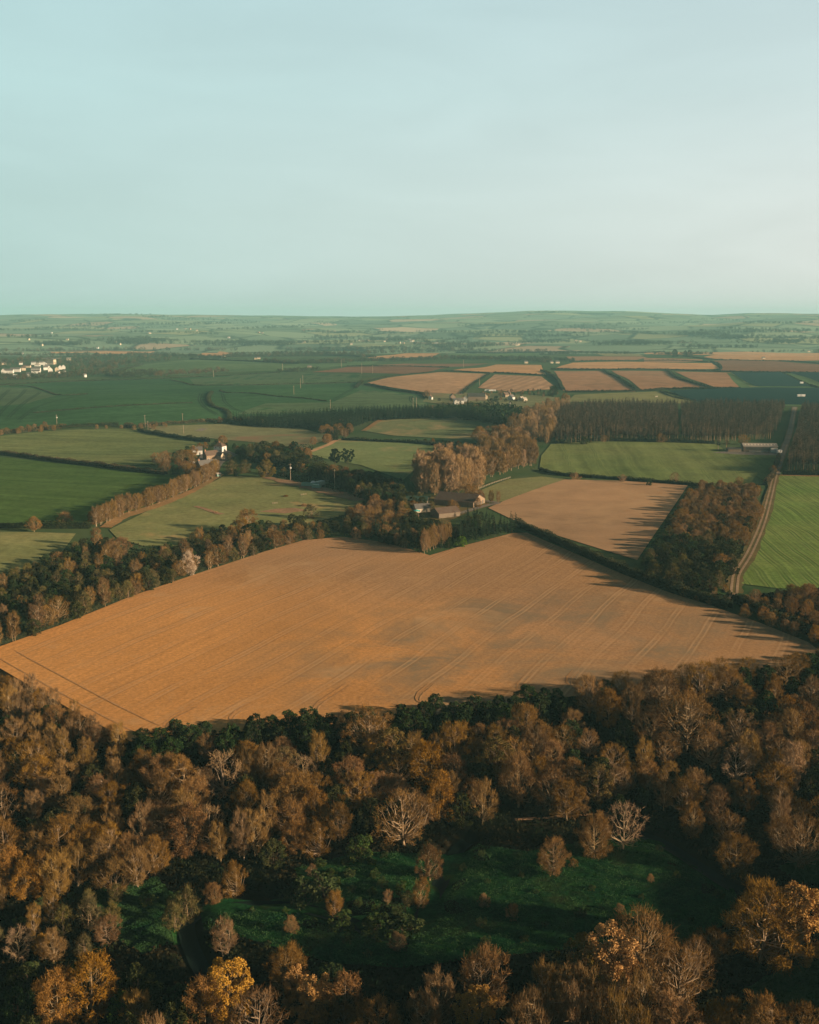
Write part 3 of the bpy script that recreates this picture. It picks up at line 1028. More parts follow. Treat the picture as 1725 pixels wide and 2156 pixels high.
def make_conifer(name, seed, H=15., R=2.4, tiers=15, per=11, droop=-.25, bark=None, crown=None, w=.55, base=.18, ragged=.25):
    r = np.random.default_rng(seed)
    V = []
    for i in range(tiers):
        t = (i + .5 * r.random()) / tiers
        z = H * (base + (1 - base) * t)
        q = R * (1 - t) ** .8 + .18
        k = max(4, int(per * (.45 + .55 * (1 - t))))
        a = r.uniform(0, 6.28) + np.arange(k) * 2 * math.pi / k + r.normal(0, .25, k)
        D = unit(np.stack([np.cos(a), np.sin(a), np.full(k, droop) + r.normal(0, .15, k)], 1))
        B = np.stack([np.zeros(k), np.zeros(k), np.full(k, z)], 1) + r.normal(0, .12, (k, 3))
        L = q * r.uniform(1 - ragged, 1 + ragged, k)
        V.append(strips(B, D, L, w * (1 - .55 * t), r, .45))
        C = B + D * (L * r.uniform(.4, .9, k))[:, None]
        V.append(leaves(C, w * 1.1 * (1 - .4 * t) * r.uniform(.7, 1.2, k), r))
    V.append(strips(np.array([[0, 0, H * .93]] * 3), unit(np.array([[0, 0, 1.]] * 3) + r.normal(0, .04, (3, 3))), np.full(3, H * .09), .25, r, .1))
    V = np.vstack(V)
    wood = wood_mesh(name + "_trunk", [([(0, 0, 0), (0, 0, H * .5), (0, 0, H * .95)], [H * .013, H * .008, .03], 5)], bark)
    return wood, mesh_np(name + "_crown", V, quads_of(V), crown), H, R


def upright(t):
    return .55 + .45 * math.sin(math.pi * min(1, t * 1.05)) if t < .9 else .5


def column(t):
    return (.6 + .4 * math.sin(math.pi * t)) * (1 if t < .8 else 1.6 - .75 * t)


def pyramid(t):
    return max(.15, 1.05 - .9 * t)


KINDS = {}


def reg(kind, phrase, name, cat, variants):
    KINDS[kind] = dict(phrase=phrase, name=name, cat=cat, v=variants)


reg('oak', "broad bare tree", "bare_tree", "tree",
    [make_tree("bare_tree", s, H=13, R=6.0, cb=.20, n=n_, per=p_, w=w_, tw=(.55, 1.25), bark=BARK, crown=TWIG_BROWN, up=.6, cr=c_, limb_r=l_, trunk_r=.28)
     for s, n_, p_, w_, c_, l_ in ((11, 96, 92, .062, 1.0, .08), (12, 84, 58, .055, 1.05, .10), (13, 100, 105, .062, .95, .075), (14, 90, 70, .058, 1.0, .095), (15, 78, 46, .052, 1.1, .105))])
reg('crown', "rounded bare tree", "rounded_tree", "tree",
    [make_tree("rounded_tree", s, H=11, R=4.3, cb=.22, n=n_, per=p_, w=.058, tw=(.5, 1.1), bark=BARK, crown=m_, up=.6, cr=.85, limb_r=l_, trunk_r=.26)
     for s, n_, p_, l_, m_ in ((201, 80, 96, .07, TWIG_BROWN), (202, 70, 64, .09, TWIG_GREY), (203, 84, 105, .07, TWIG_RED), (204, 66, 54, .095, TWIG_BROWN), (205, 76, 84, .08, TWIG_GREY))])
reg('ash', "slender bare tree", "slender_tree", "tree",
    [make_tree("slender_tree", s, H=14, R=3.7, cb=.16, n=54, per=p_, w=.058, tw=(.8, 1.8), prof=upright, up=1.3, out=.4, rnd=.5, bark=BARK_PALE, crown=TWIG_GREY,
               cr=.85, trunks=t_, straight=.9, limb_r=.085) for s, t_, p_ in ((21, 1, 62), (22, 2, 84), (23, 3, 76), (24, 2, 50), (25, 3, 90))])
reg('russet', "russet-leaved tree", "russet_tree", "tree",
    [make_tree("russet_tree", s, H=12, R=4.4, cb=.15, n=80, per=130, mode='mix', leaf=.26, w=.06, tw=(.5, 1.1), bark=BARK, crown=LEAF_RUSSET, cr=.95, up=.4) for s in (31, 32, 33)])
reg('gold', "golden-leaved tree", "golden_tree", "tree",
    [make_tree("golden_tree", s, H=12, R=4.8, cb=.12, n=96, per=190, mode='leaf', leaf=.25, bark=BARK, crown=LEAF_GOLD, cr=.95) for s in (41, 42)])
reg('ochre', "olive and ochre tree", "leafy_tree", "tree",
    [make_tree("leafy_tree", s, H=11, R=4.6, cb=.12, n=80, per=170, mode='leaf', leaf=.26, bark=BARK, crown=LEAF_OCHRE, cr=.95) for s in (51, 52)])
reg('ever', "dark evergreen tree", "evergreen_tree", "tree",
    [make_tree("evergreen_tree", s, H=9, R=3.6, cb=.05, n=64, per=85, mode='leaf', leaf=.36, bark=BARK_DARK, crown=LEAF_IVY, cr=.9) for s in (61, 62, 63)])
reg('dense', "bushy dark tree", "dense_tree", "tree",
    [make_tree("dense_tree", s, H=9, R=3.9, cb=.04, n=58, per=90, mode='leaf', leaf=.38, bark=BARK_DARK, crown=LEAF_DARK, cr=1.0, trunks=2) for s in (68, 69, 70)])
reg('yew', "dark olive tree", "dark_tree", "tree",
    [make_tree("dark_tree", s, H=9, R=3.7, cb=.05, n=62, per=85, mode='leaf', leaf=.36, bark=BARK_DARK, crown=LEAF_DARK, cr=.9) for s in (65, 66, 67)])
reg('green', "olive green tree", "bushy_tree", "tree",
    [make_tree("bushy_tree", s, H=8, R=3.3, cb=.06, n=52, per=72, mode='mix', leaf=.34, w=.055, bark=BARK, crown=LEAF_OLIVE, cr=.85, trunks=2) for s in (71, 72, 73)])
reg('redbare', "fuzzy brown tree", "brown_tree", "tree",
    [make_tree("brown_tree", s, H=10, R=4.4, cb=.12, n=74, per=92, w=.06, tw=(.5, 1.05), bark=BARK, crown=TWIG_RED, up=.7, cr=.9, trunks=2, limb_r=.07) for s in (81, 82, 83)])
reg('thicket', "scrubby brown tree", "scrub_tree", "tree",
    [make_tree("scrub_tree", s, H=8, R=3.6, cb=.05, n=60, per=92, w=.056, tw=(.6, 1.2), bark=BARK, crown=TWIG_GREY, up=1.0, cr=.8, trunks=4, trunk_r=.2) for s in (85, 86, 87)])
reg('dead', "gaunt pale-limbed tree", "gaunt_tree", "tree",
    [make_tree("gaunt_tree", s, H=11, R=5.0, cb=.22, n=46, per=34, w=.055, tw=(.6, 1.3), bark=BARK_PALE, crown=TWIG_PALE, limb_r=.085, trunk_r=.3, cr=.95, up=.4) for s in (91, 92)])
reg('poplar', "tall fawn poplar", "poplar_tree", "tree",
    [make_tree("poplar_tree", s, H=24, R=4.4, cb=.10, n=110, per=52, w=.12, tw=(.8, 1.7), prof=column, up=1.3, out=.5, rnd=.6, bark=BARK_PALE, crown=TWIG_PALE,
               cr=1.15, straight=.95) for s in (101, 102, 103)])
reg('pine', "dark flat-topped pine", "pine_tree", "tree",
    [make_tree("pine_tree", s, H=15, R=6, cb=.4, n=46, per=130, mode='leaf', leaf=.55, bark=BARK_DARK, crown=NEEDLE, cr=1.5, up_leaf=.9, shell=.35) for s in (111, 112)])
reg('blossom', "white blossoming tree", "blossom_tree", "tree",
    [make_tree("blossom_tree", 121, H=11, R=4.0, cb=.15, n=46, per=85, mode='mix', leaf=.30, w=.06, bark=BARK, crown=BLOSSOM, cr=1.05)])
reg('bush', "rounded brown bush", "brown_bush", "bush",
    [make_tree("brown_bush", s, H=5, R=3.0, cb=.04, n=34, per=60, w=.055, tw=(.5, 1.1), bark=BARK, crown=TWIG_BROWN, cr=.85, trunks=3, trunk_r=.14, up=.8, straight=.6) for s in (131, 132)])
reg('greenbush', "rounded green bush", "green_bush", "bush",
    [make_tree("green_bush", s, H=4.2, R=2.6, cb=.03, n=30, per=75, mode='leaf', leaf=.34, bark=BARK_DARK, crown=LEAF_GREEN, cr=.85, trunks=3, trunk_r=.12, straight=.6) for s in (141, 142)])
reg('lime', "bright green leafy bush", "bright_bush", "bush",
    [make_tree("bright_bush", 145, H=6, R=2.6, cb=.05, n=32, per=85, mode='leaf', leaf=.34, bark=BARK_DARK, crown=LEAF_LIME, cr=.9, trunks=2, trunk_r=.14, straight=.6)])
reg('conifer', "dark green spruce", "conifer_tree", "tree",
    [make_conifer("conifer_tree", s, bark=BARK_DARK, crown=NEEDLE) for s in (151, 152, 153)])
reg('larch', "brown-tipped larch", "larch_tree", "tree",
    [make_conifer("larch_tree", s, H=15, R=r_, tiers=17, per=9, droop=.25, bark=BARK, crown=m_, w=.36, base=.42, ragged=.5) for s, r_, m_ in ((161, 1.9, LARCH), (162, 1.6, LARCH_B), (163, 2.1, LARCH_C), (164, 1.7, LARCH), (165, 1.7, LARCH_C))])

TREES = []      # every placed plant: kind, place phrase, group, root, base point
NO_BUILD = []


def plant(kind, base, h, place=None, group=None, label=None, wide=1.0, parts=True, rz=None, var=None):
    K = KINDS[kind]
    vs = K['v']
    wood, crown, H, R = vs[var if var is not None else int(rng.integers(len(vs)))]
    s = h / H
    rz = rng.uniform(0, 6.28) if rz is None else rz
    r = bpy.data.objects.new(K['name'], None)
    COL.objects.link(r)
    r.location = (base[0], base[1], base[2] - .1)
    r.rotation_euler = (0, 0, rz)
    r.scale = (s * wide, s * wide, s)
    r.empty_display_size = .3
    link("trunk", wood, r)
    link("crown", crown, r)
    tag(r, label, K['cat'], group)
    TREES.append(dict(kind=kind, place=place, group=group, o=r, b=tuple(base), label=label))
    return r


def fill(P, hm, gap, mix, place, group, nmax=400, hv=.18, canopy=True, keep_off=(), tries=6000, ret=False, grow=0.0):
    """scatter plants of a mix of kinds under the canopy outlined by photo polygon P (mean height hm), at least `gap` metres apart"""
    P = np.asarray(P, float)
    mn, mx = P.min(0), P.max(0)
    c = rng.uniform(mn, mx, (tries, 2))
    c = c[inside(c, P)]
    G = hit(c, hm * .85 if canopy else 0.0)
    ok = np.ones(len(G), bool)
    for k in keep_off:
        for poly in FIELD_POLY[k]:
            ok &= ~inside(G[:, :2], poly)
    for s in stream_lines:
        dm = np.hypot(G[:, None, 0] - s[None, :, 0], G[:, None, 1] - s[None, :, 1]).min(1)
        ok &= dm > 3.2
    for (bx, by, br) in NO_BUILD:
        ok &= np.hypot(G[:, 0] - bx, G[:, 1] - by) > br
    G = G[ok]
    acc = np.zeros((0, 2))
    prev = np.array([t['b'][:2] for t in TREES]) if TREES else np.zeros((0, 2))
    outp = []
    names = list(mix)
    pr = np.array([mix[k] for k in names], float)
    pr /= pr.sum()
    for p in G:
        if len(outp) >= nmax:
            break
        q = p[:2]
        if len(acc) and (np.hypot(*(acc - q).T) < gap).any():
            continue
        if len(prev) and (np.hypot(*(prev - q).T) < gap * .7).any():
            continue
        acc = np.vstack([acc, q])
        outp.append(p)
    if ret:
        return np.array(outp)
    for p in outp:
        k = names[int(rng.choice(len(names), p=pr))]
        nat = {'ever': .72, 'yew': .75, 'dense': .72, 'green': .7, 'bush': .5, 'greenbush': .42, 'lime': .5, 'redbare': .85, 'thicket': .68, 'dead': .9, 'ash': 1.05}.get(k, 1.0)
        plant(k, p, hm * nat * float(rng.uniform(1 - hv, 1 + hv)), place, group, wide=float(rng.uniform(.85, 1.12)))


def at_top(px, py, h):
    return hit([(px, py)], h)[0]


# ---------------------------------------------------------------- buildings
WALL_WHITE = flat_mat("wall_white", (.62, .62, .59), .04, .5, .85, .1)
WALL_CREAM = flat_mat("wall_cream", (.52, .44, .33), .05, .5, .85, .1)
WALL_STONE = flat_mat("wall_stone", (.25, .185, .13), .16, 1.4, .9, .05)
WALL_GREEN = flat_mat("container_green", (.26, .42, .36), .08, .6, .6, .2)
WALL_TIMBER = flat_mat("timber_cladding", (.18, .145, .11), .14, 1.0, .9, .05)
WALL_BLOCK = flat_mat("concrete_block", (.42, .38, .34), .08, .8, .9, .05)
ROOF_SLATE = flat_mat("roof_slate", (.12, .115, .11), .12, .9, .7, .2)
ROOF_BROWN = flat_mat("roof_brown", (.115, .082, .063), .14, .9, .85, .1)
ROOF_DARK = flat_mat("roof_dark", (.06, .065, .06), .14, .7, .8, .1)
ROOF_SHEET = flat_mat("roof_sheet", (.30, .27, .235), .08, .5, .7, .2)
ROOF_GREEN = flat_mat("roof_green", (.028, .055, .042), .14, .5, .8, .1)
GLASS = flat_mat("window_glass", (.03, .04, .045), .1, 1.0, .15, .5)
DOOR = flat_mat("door_paint", (.10, .10, .09), .1, 1.0, .6, .3)
BRICK = flat_mat("chimney_brick", (.32, .17, .11), .15, 2.0, .9, .05)
SKYLIGHT = flat_mat("skylight_sheet", (.62, .55, .44), .05, 1.0, .6, .3)
PLASTIC = flat_mat("white_plastic", (.78, .78, .76), .03, 1.0, .5, .3)
TEAL = flat_mat("teal_cloth", (.10, .42, .40), .05, 1.0, .8, .1)
POLE_WOOD = flat_mat("pole_wood", (.36, .29, .22), .1, 1.0, .9, .05)
METAL = flat_mat("grey_metal", (.38, .38, .37), .06, 1.0, .5, .4)
RUST = flat_mat("rusty_metal", (.13, .10, .08), .2, 1.0, .8, .1)
PANEL = flat_mat("solar_glass", (.005, .024, .026), .15, .05, .6, .06)
HIDE_DARK = flat_mat("dark_hide", (.03, .025, .02), .1, 2.0)
HIDE_PALE = flat_mat("pale_hide", (.62, .56, .48), .05, 2.0)
HEAP_MAT = leaf_mat("brushwood", (.20, .12, .06), (.42, .25, .12), 1.5, .1)


def gable_roof(w, d, zt, hr, ov=.35, th=.14, hip=False):
    """roof over a w (x) by d (y) block whose ridge runs along x"""
    mb = MB()
    x, y = w / 2 + ov, d / 2 + ov
    k = hr / (d / 2)
    ze = zt - ov * k
    rx = (w / 2 - d / 2 + .2) if hip else x
    rx = max(rx, .3)
    top = [(-x, -y, ze + th), (x, -y, ze + th), (x, y, ze + th), (-x, y, ze + th), (-rx, 0, zt + hr + th), (rx, 0, zt + hr + th)]
    bot = [(a, b, c - th) for a, b, c in top]
    F = [(0, 1, 5, 4), (2, 3, 4, 5)]
    if hip:
        F += [(1, 2, 5), (3, 0, 4)]
    Fb = [tuple(i + 6 for i in f[::-1]) for f in F]
    if hip:
        rim = [(0, 3, 9, 6), (3, 2, 8, 9), (2, 1, 7, 8), (1, 0, 6, 7)]
    else:
        rim = [(1, 0, 6, 7), (3, 2, 8, 9), (0, 4, 10, 6), (4, 3, 9, 10), (5, 1, 7, 11), (2, 5, 11, 8)]
    mb.add(top + bot, F + Fb + rim)
    return mb


def walls(w, d, h, hr, hip=False):
    mb = MB()
    x, y = w / 2, d / 2
    V = [(-x, -y, -.6), (x, -y, -.6), (x, y, -.6), (-x, y, -.6), (-x, -y, h), (x, -y, h), (x, y, h), (-x, y, h)]
    F = [(0, 1, 5, 4), (2, 3, 7, 6), (3, 2, 1, 0)]
    if hip:
        F += [(1, 2, 6, 5), (3, 0, 4, 7), (4, 5, 6, 7)]
    else:
        V += [(-x, 0, h + hr - .05), (x, 0, h + hr - .05)]
        F += [(1, 2, 6, 9, 5), (3, 0, 4, 8, 7)]
    return mb.add(V, F)


def house(name, label, cat, base, w, d, h, hr, yaw, wm, rm, hip=False, wins=True, chim=0, group=None, door=True, storeys=2, clear=None, rot_ridge=False):
    """base point, w along the ridge, d across it; yaw turns the long side; windows and doors stand 3 cm proud"""
    r = bpy.data.objects.new(name, None)
    COL.objects.link(r)
    r.location = base
    r.rotation_euler = (0, 0, yaw)
    tag(r, label, cat, group)
    walls(w, d, h, hr, hip).build("wall", wm, r)
    ro = gable_roof(w, d, h, hr, hip=hip).build("roof", rm, r)
    for k in range(chim):
        x = (-w / 2 + .7) if k == 0 else (w / 2 - .7)
        if hip:
            x *= .35
        MB().box((x, 0, h + hr + .35), (.9, .7, 1.7)).build("chimney", BRICK, ro)
    if wins:
        n = max(2, int(w / 3.2))
        for s in range(storeys):
            z = 1.35 + s * 2.5
            if z + .7 > h:
                break
            for side in (-1, 1):
                for i in range(n):
                    x = -w / 2 + (i + .5) * w / n
                    if s == 0 and i == n // 2 and door:
                        continue
                    f = MB().box((x, side * (d / 2 + .03), z), (1.15, .06, 1.25)).build("window", PLASTIC, r)
                    MB().box((x, side * (d / 2 + .065), z), (.92, .03, 1.02)).build("pane", GLASS, f)
            for side in (-1, 1):
                f = MB().box((side * (w / 2 + .03), 0, z), (.06, 1.1, 1.2)).build("window", PLASTIC, r)
                MB().box((side * (w / 2 + .065), 0, z), (.03, .88, .98)).build("pane", GLASS, f)
        if door:
            x = -w / 2 + (n // 2 + .5) * w / n
            for side in (-1, 1):
                MB().box((x, side * (d / 2 + .03), 1.0), (1.0, .06, 2.1)).build("door", DOOR, r)
    NO_BUILD.append((base[0], base[1], clear if clear is not None else max(w, d) * .55))
    return r


# houses at the end of the lane
house("white_house", "white two-storey house with dark hipped roof beyond the lane trees", "house", g(464, 951), 8.0, 7.2, 5.0, 2.6, rad(-21), WALL_WHITE, ROOF_BROWN, hip=True, chim=1)
hb = house("gabled_house", "rambling gabled house with brown roofs in front of the white hipped house", "house", g(444, 968), 11, 6.5, 4.2, 3.2, rad(40), WALL_STONE, ROOF_BROWN, chim=1)
walls(6, 5, 3.6, 2.2).build("wing_wall", WALL_CREAM, hb, (5.6, -4.6, 0), rad(-70))
gable_roof(6, 5, 3.6, 2.2).build("wing_roof", ROOF_SLATE, hb, (5.6, -4.6, 0), rad(-70))
house("slate_house", "long house with pale slate roof behind the end of the lane trees", "house", g(437, 988), 15, 7.5, 3.8, 3.4, rad(38), WALL_STONE, ROOF_SLATE, chim=1)
house("white_cottage", "small white cottage half hidden by brown garden trees left of the white hipped house", "house", g(416, 957), 8, 5.5, 4.0, 2.6, rad(10), WALL_WHITE, ROOF_SLATE, chim=1)
house("garden_shed", "pale green garden shed at the far end of the lane trees", "shed", g(460, 1004), 2.8, 2.4, 2.3, .7, rad(35), WALL_GREEN, ROOF_SHEET, wins=False, door=False, clear=2)
house("summer_house", "small white-roofed summer house under the ochre garden tree", "shed", g(404, 980), 3.0, 2.6, 2.2, .9, rad(-20), WALL_TIMBER, PLASTIC, wins=False, door=False, clear=2)

# farm in the hollow beside the ploughed field
b1 = house("stone_barn", "big low barn with brown roof and sunlit stone gable", "barn", g(968, 1061), 26, 17, 3.2, 3.6, rad(152), WALL_STONE, ROOF_BROWN, wins=False, door=False, clear=15)
for sx in (-1, 1):
    for k in range(4):
        MB().box((sx * 13.04, -5.4 + k * 3.6, 1.5), (.08, 1.8, 2.4)).build("opening", DOOR, b1)
b2 = house("long_barn", "brown roofed farm building with white boarded end wall facing the sun", "barn", g(938, 1087), 14, 10, 3.0, 2.4, rad(28), WALL_TIMBER, ROOF_BROWN, wins=False, door=False, clear=10)
MB().box((7.06, 0, 1.7), (.12, 9.6, 2.4)).build("boarding", WALL_WHITE, b2)
for k in range(5):
    MB().box((7.15, -3.8 + k * 1.9, 1.9), (.06, 1.2, .9)).build("window", GLASS, b2)
house("farm_shed", "small farm outbuilding with one bright gable behind the teal parasol", "shed", g(888, 1078), 9, 6, 2.8, 2.2, rad(18), WALL_CREAM, ROOF_SLATE, wins=True, storeys=1, clear=5)
house("dark_shed", "long low shed with dark green roof at the back of the farm", "shed", g(872, 1062), 17, 10, 3.2, 2.0, rad(-6), WALL_TIMBER, ROOF_GREEN, wins=False, door=False, clear=9)
house("brick_outhouse", "tiny reddish outhouse in front of the teal parasol", "shed", g(871, 1093), 5, 4, 2.3, 1.3, rad(15), BRICK, ROOF_BROWN, wins=False, door=False, clear=3)

pz = g(877, 1083)
pr_ = bpy.data.objects.new("parasol", None)
COL.objects.link(pr_)
pr_.location = pz
tag(pr_, "teal garden parasol open beside the small farm outbuilding", "parasol")
MB().tube([(0, 0, 0), (0, 0, 2.9)], .04).build("pole", METAL, pr_)
mb = MB()
ring = [(2.1 * math.cos(k * math.pi / 4), 2.1 * math.sin(k * math.pi / 4), 2.3) for k in range(8)]
mb.add(ring + [(0, 0, 3.0)] + [(a, b, 2.05) for a, b, _ in ring], [(k, (k + 1) % 8, 8) for k in range(8)] + [(k, k + 9, (k + 1) % 8 + 9, (k + 1) % 8) for k in range(8)])
mb.build("canopy", TEAL, pr_)
NO_BUILD.append((pz.x, pz.y, 3))

# barn by the plantation
bb = house("cattle_barn", "long open cattle barn with pale roof and a row of skylights below the plantation", "barn", g(1598, 951), 28, 11, 5.0, 2.2, rad(-4), WALL_TIMBER, ROOF_SHEET, wins=False, door=False, clear=16)
for k in range(10):
    sl = MB()
    x0, z = -12 + k * 2.66, 5 + 2.2 * .5
    V = [(x0 - .45, -3.6, 5 + 2.2 * (1 - 3.6 / 5.5) + .19), (x0 + .45, -3.6, 5 + 2.2 * (1 - 3.6 / 5.5) + .19), (x0 + .45, -1.6, 5 + 2.2 * (1 - 1.6 / 5.5) + .19), (x0 - .45, -1.6, 5 + 2.2 * (1 - 1.6 / 5.5) + .19)]
    sl.add(V + [(a, b, c - .05) for a, b, c in V], [(0, 1, 2, 3), (7, 6, 5, 4), (0, 4, 5, 1), (1, 5, 6, 2), (2, 6, 7, 3), (3, 7, 4, 0)])
    sl.build("skylight", SKYLIGHT, bb)
MB().box((-1.5, -5.56, 3.4), (21, .1, 2.0)).build("opening", DOOR, bb)
MB().box((-1, -5.75, .9), (17, .2, 1.5)).build("block_wall", WALL_BLOCK, bb)
MB().box((10.8, -6.6, 1.9), (5.4, 2.2, 4.2)).build("store", WALL_WHITE, bb)
house("lean_to", "low open shed with grey roof between the brown tree and the cattle barn", "shed", g(1545, 951), 11, 7, 2.8, .9, rad(-3), WALL_TIMBER, ROOF_DARK, wins=False, door=False, clear=7)


def trailer(name, label, p, yaw, body, L=6.0, H=2.2, group=None, cat="trailer"):
    r = bpy.data.objects.new(name, None)
    COL.objects.link(r)
    r.location = p
    r.rotation_euler = (0, 0, yaw)
    tag(r, label, cat, group)
    MB().box((0, 0, .55 + H / 2), (L, 2.3, H), taper=.94).build("body", body, r)
    MB().box((L / 2 + .5, 0, .6), (1.0, .12, .12)).build("drawbar", METAL, r)
    for sx in (-.5, .5):
        for sy in (-1, 1):
            MB().tube([(sx * 1.1, sy * 1.0, .38), (sx * 1.1, sy * 1.2, .38)], .38, 10).build("wheel", RUST, r)
    MB().box((L * .2, -1.17, .55 + H * .6), (L * .3, .03, H * .3)).build("window", GLASS, r)
    NO_BUILD.append((p[0], p[1], 5))
    return r


trailer("farm_trailer", "white farm trailer parked at the right end of the cattle barn", g(1640, 954), rad(20), PLASTIC, 5)
trailer("caravan", "left one of two white caravans in the hamlet paddock", g(1025.5, 824), 0, PLASTIC, 7, group="caravans in the hamlet paddock", cat="caravan")
trailer("caravan", "right one of two white caravans in the hamlet paddock, longer", g(1037, 824), 0, PLASTIC, 11, group="caravans in the hamlet paddock", cat="caravan")


def container(label, p, yaw, L, Wd, H, mat, tarp=False, open_top=False):
    r = bpy.data.objects.new("container", None)
    COL.objects.link(r)
    r.location = p
    r.rotation_euler = (0, 0, yaw)
    tag(r, label, "container", "containers on the dirt strip")
    mb = MB()
    if open_top:
        for sx in (-1, 1):
            mb.box((sx * (L / 2 - .05), 0, H / 2), (.1, Wd, H))
            mb.box((0, sx * (Wd / 2 - .05), H / 2 - .002), (L - .2, .1, H))
        mb.box((0, 0, .1), (L - .2, Wd - .2, .18))
    else:
        mb.box((0, 0, H / 2), (L, Wd, H))
    mb.build("body", mat, r)
    for sx in (-1, 1):
        rb = MB()
        n = int(L / .6)
        for k in range(n):
            rb.box((-L / 2 + (k + .5) * L / n, sx * (Wd / 2 + .03), H / 2), (.2, .06, H * .9))
        rb.build("corrugation", mat, r)
    MB().box((L / 2 + .03, 0, H / 2), (.06, Wd * .9, H * .92)).build("door", mat, r)
    NO_BUILD.append((p[0], p[1], L * .7))
    return r


CONT_GREY = flat_mat("container_grey", (.38, .46, .41), .06, .6, .6, .2)
container("long open green container, leftmost of three on the dirt strip", g(652, 1024), rad(-20), 11, 3, 2.4, WALL_GREEN, open_top=True)
container("short dark green container, front one of three on the dirt strip", g(666.5, 1028), rad(-20), 5.5, 3, 2.6, WALL_GREEN)
container("grey green container, rearmost of three on the dirt strip", g(674, 1022), rad(60), 7, 3.2, 3.0, CONT_GREY)
tp = g(659, 1023)
mb = MB()
mb.add([(-1.6, -1, 2.3), (1.7, -.9, 2.4), (1.4, 1.1, 3.0), (-1.2, 1.0, 2.8), (0, 0, 3.5), (-1.6, -1, 2.1), (1.7, -.9, 2.2), (1.4, 1.1, 2.6), (-1.2, 1.0, 2.6)],
       [(0, 1, 4), (1, 2, 4), (2, 3, 4), (3, 0, 4), (5, 6, 1, 0), (6, 7, 2, 1), (7, 8, 3, 2), (8, 5, 0, 3), (8, 7, 6, 5)])
tag(mb.build("tarpaulin", PLASTIC, None, tp), "white tarpaulin heaped on the open green container", "tarpaulin")

# hamlet on the rise
HG = "houses of the hamlet"
for (px, py, w, d, h, hr, yaw, wm, rm, ch, lab) in [
    (953, 841, 9, 7, 5, 3.4, 100, WALL_STONE, ROOF_BROWN, 1, "hamlet house with tall narrow brown gable, left of the white gabled pair"),
    (966, 850, 13, 7, 4.5, 3.2, 8, WALL_WHITE, ROOF_SLATE, 2, "long white hamlet house with dark slate roof in front of the others"),
    (961, 852, 6, 5.5, 4.5, 3.2, 92, WALL_WHITE, ROOF_SLATE, 0, "small white gable-fronted hamlet house facing the field"),
    (980, 846, 8, 5.5, 5, 3.6, 86, WALL_WHITE, ROOF_SLATE, 1, "narrow white gabled hamlet house right of the long one"),
    (907, 842, 6, 5, 4, 2.6, 70, WALL_WHITE, ROOF_BROWN, 1, "white cottage beside the bare tree at the hamlet's left end"),
    (1003, 843, 24, 14, 6, 4.5, 2, WALL_TIMBER, ROOF_DARK, 0, "large dark hamlet barn, widest building of the hamlet"),
    (1021, 841, 9, 7, 5.5, 3.2, 96, WALL_CREAM, ROOF_SLATE, 1, "cream gabled house at the right end of the dark hamlet barn"),
    (1077, 842, 9, 7, 4, 3.6, 60, WALL_WHITE, ROOF_SLATE, 1, "white steep-gabled house right of the hamlet centre"),
    (1065, 836, 10, 6, 3.6, 3.0, 50, WALL_STONE, ROOF_BROWN, 1, "brown stone house behind the white steep-gabled house"),
    (1071, 833, 8, 6, 4, 3.0, 75, WALL_STONE, ROOF_BROWN, 1, "small stone house highest on the hamlet's right side"),
    (1098, 843, 8, 5, 3, 2.4, 55, WALL_CREAM, ROOF_SHEET, 0, "pale roofed cottage, left one of two right of the steep white gable"),
    (1104, 845, 8, 5, 3, 2.4, 50, WALL_CREAM, ROOF_SHEET, 0, "pale roofed cottage, right one of two right of the steep white gable"),
]:
    house("cottage" if w < 10 else ("barn" if w > 20 else "farmhouse"), lab, "barn" if w > 20 else "house", g(px, py), w, d, h, hr, rad(yaw), wm, rm, chim=ch, group=HG, wins=(w < 20), clear=max(w, d) * .5)
ch_ = house("chapel", "small white chapel with pointed gable in front of the dark trees", "chapel", g(1072, 868), 9, 6.5, 5.5, 4.5, rad(100), WALL_WHITE, ROOF_SLATE, wins=True, storeys=1, group=HG, clear=6)
MB().box((-4.3, 0, 11.2), (.7, .7, 3.2), taper=.3).build("bellcote", WALL_WHITE, ch_)

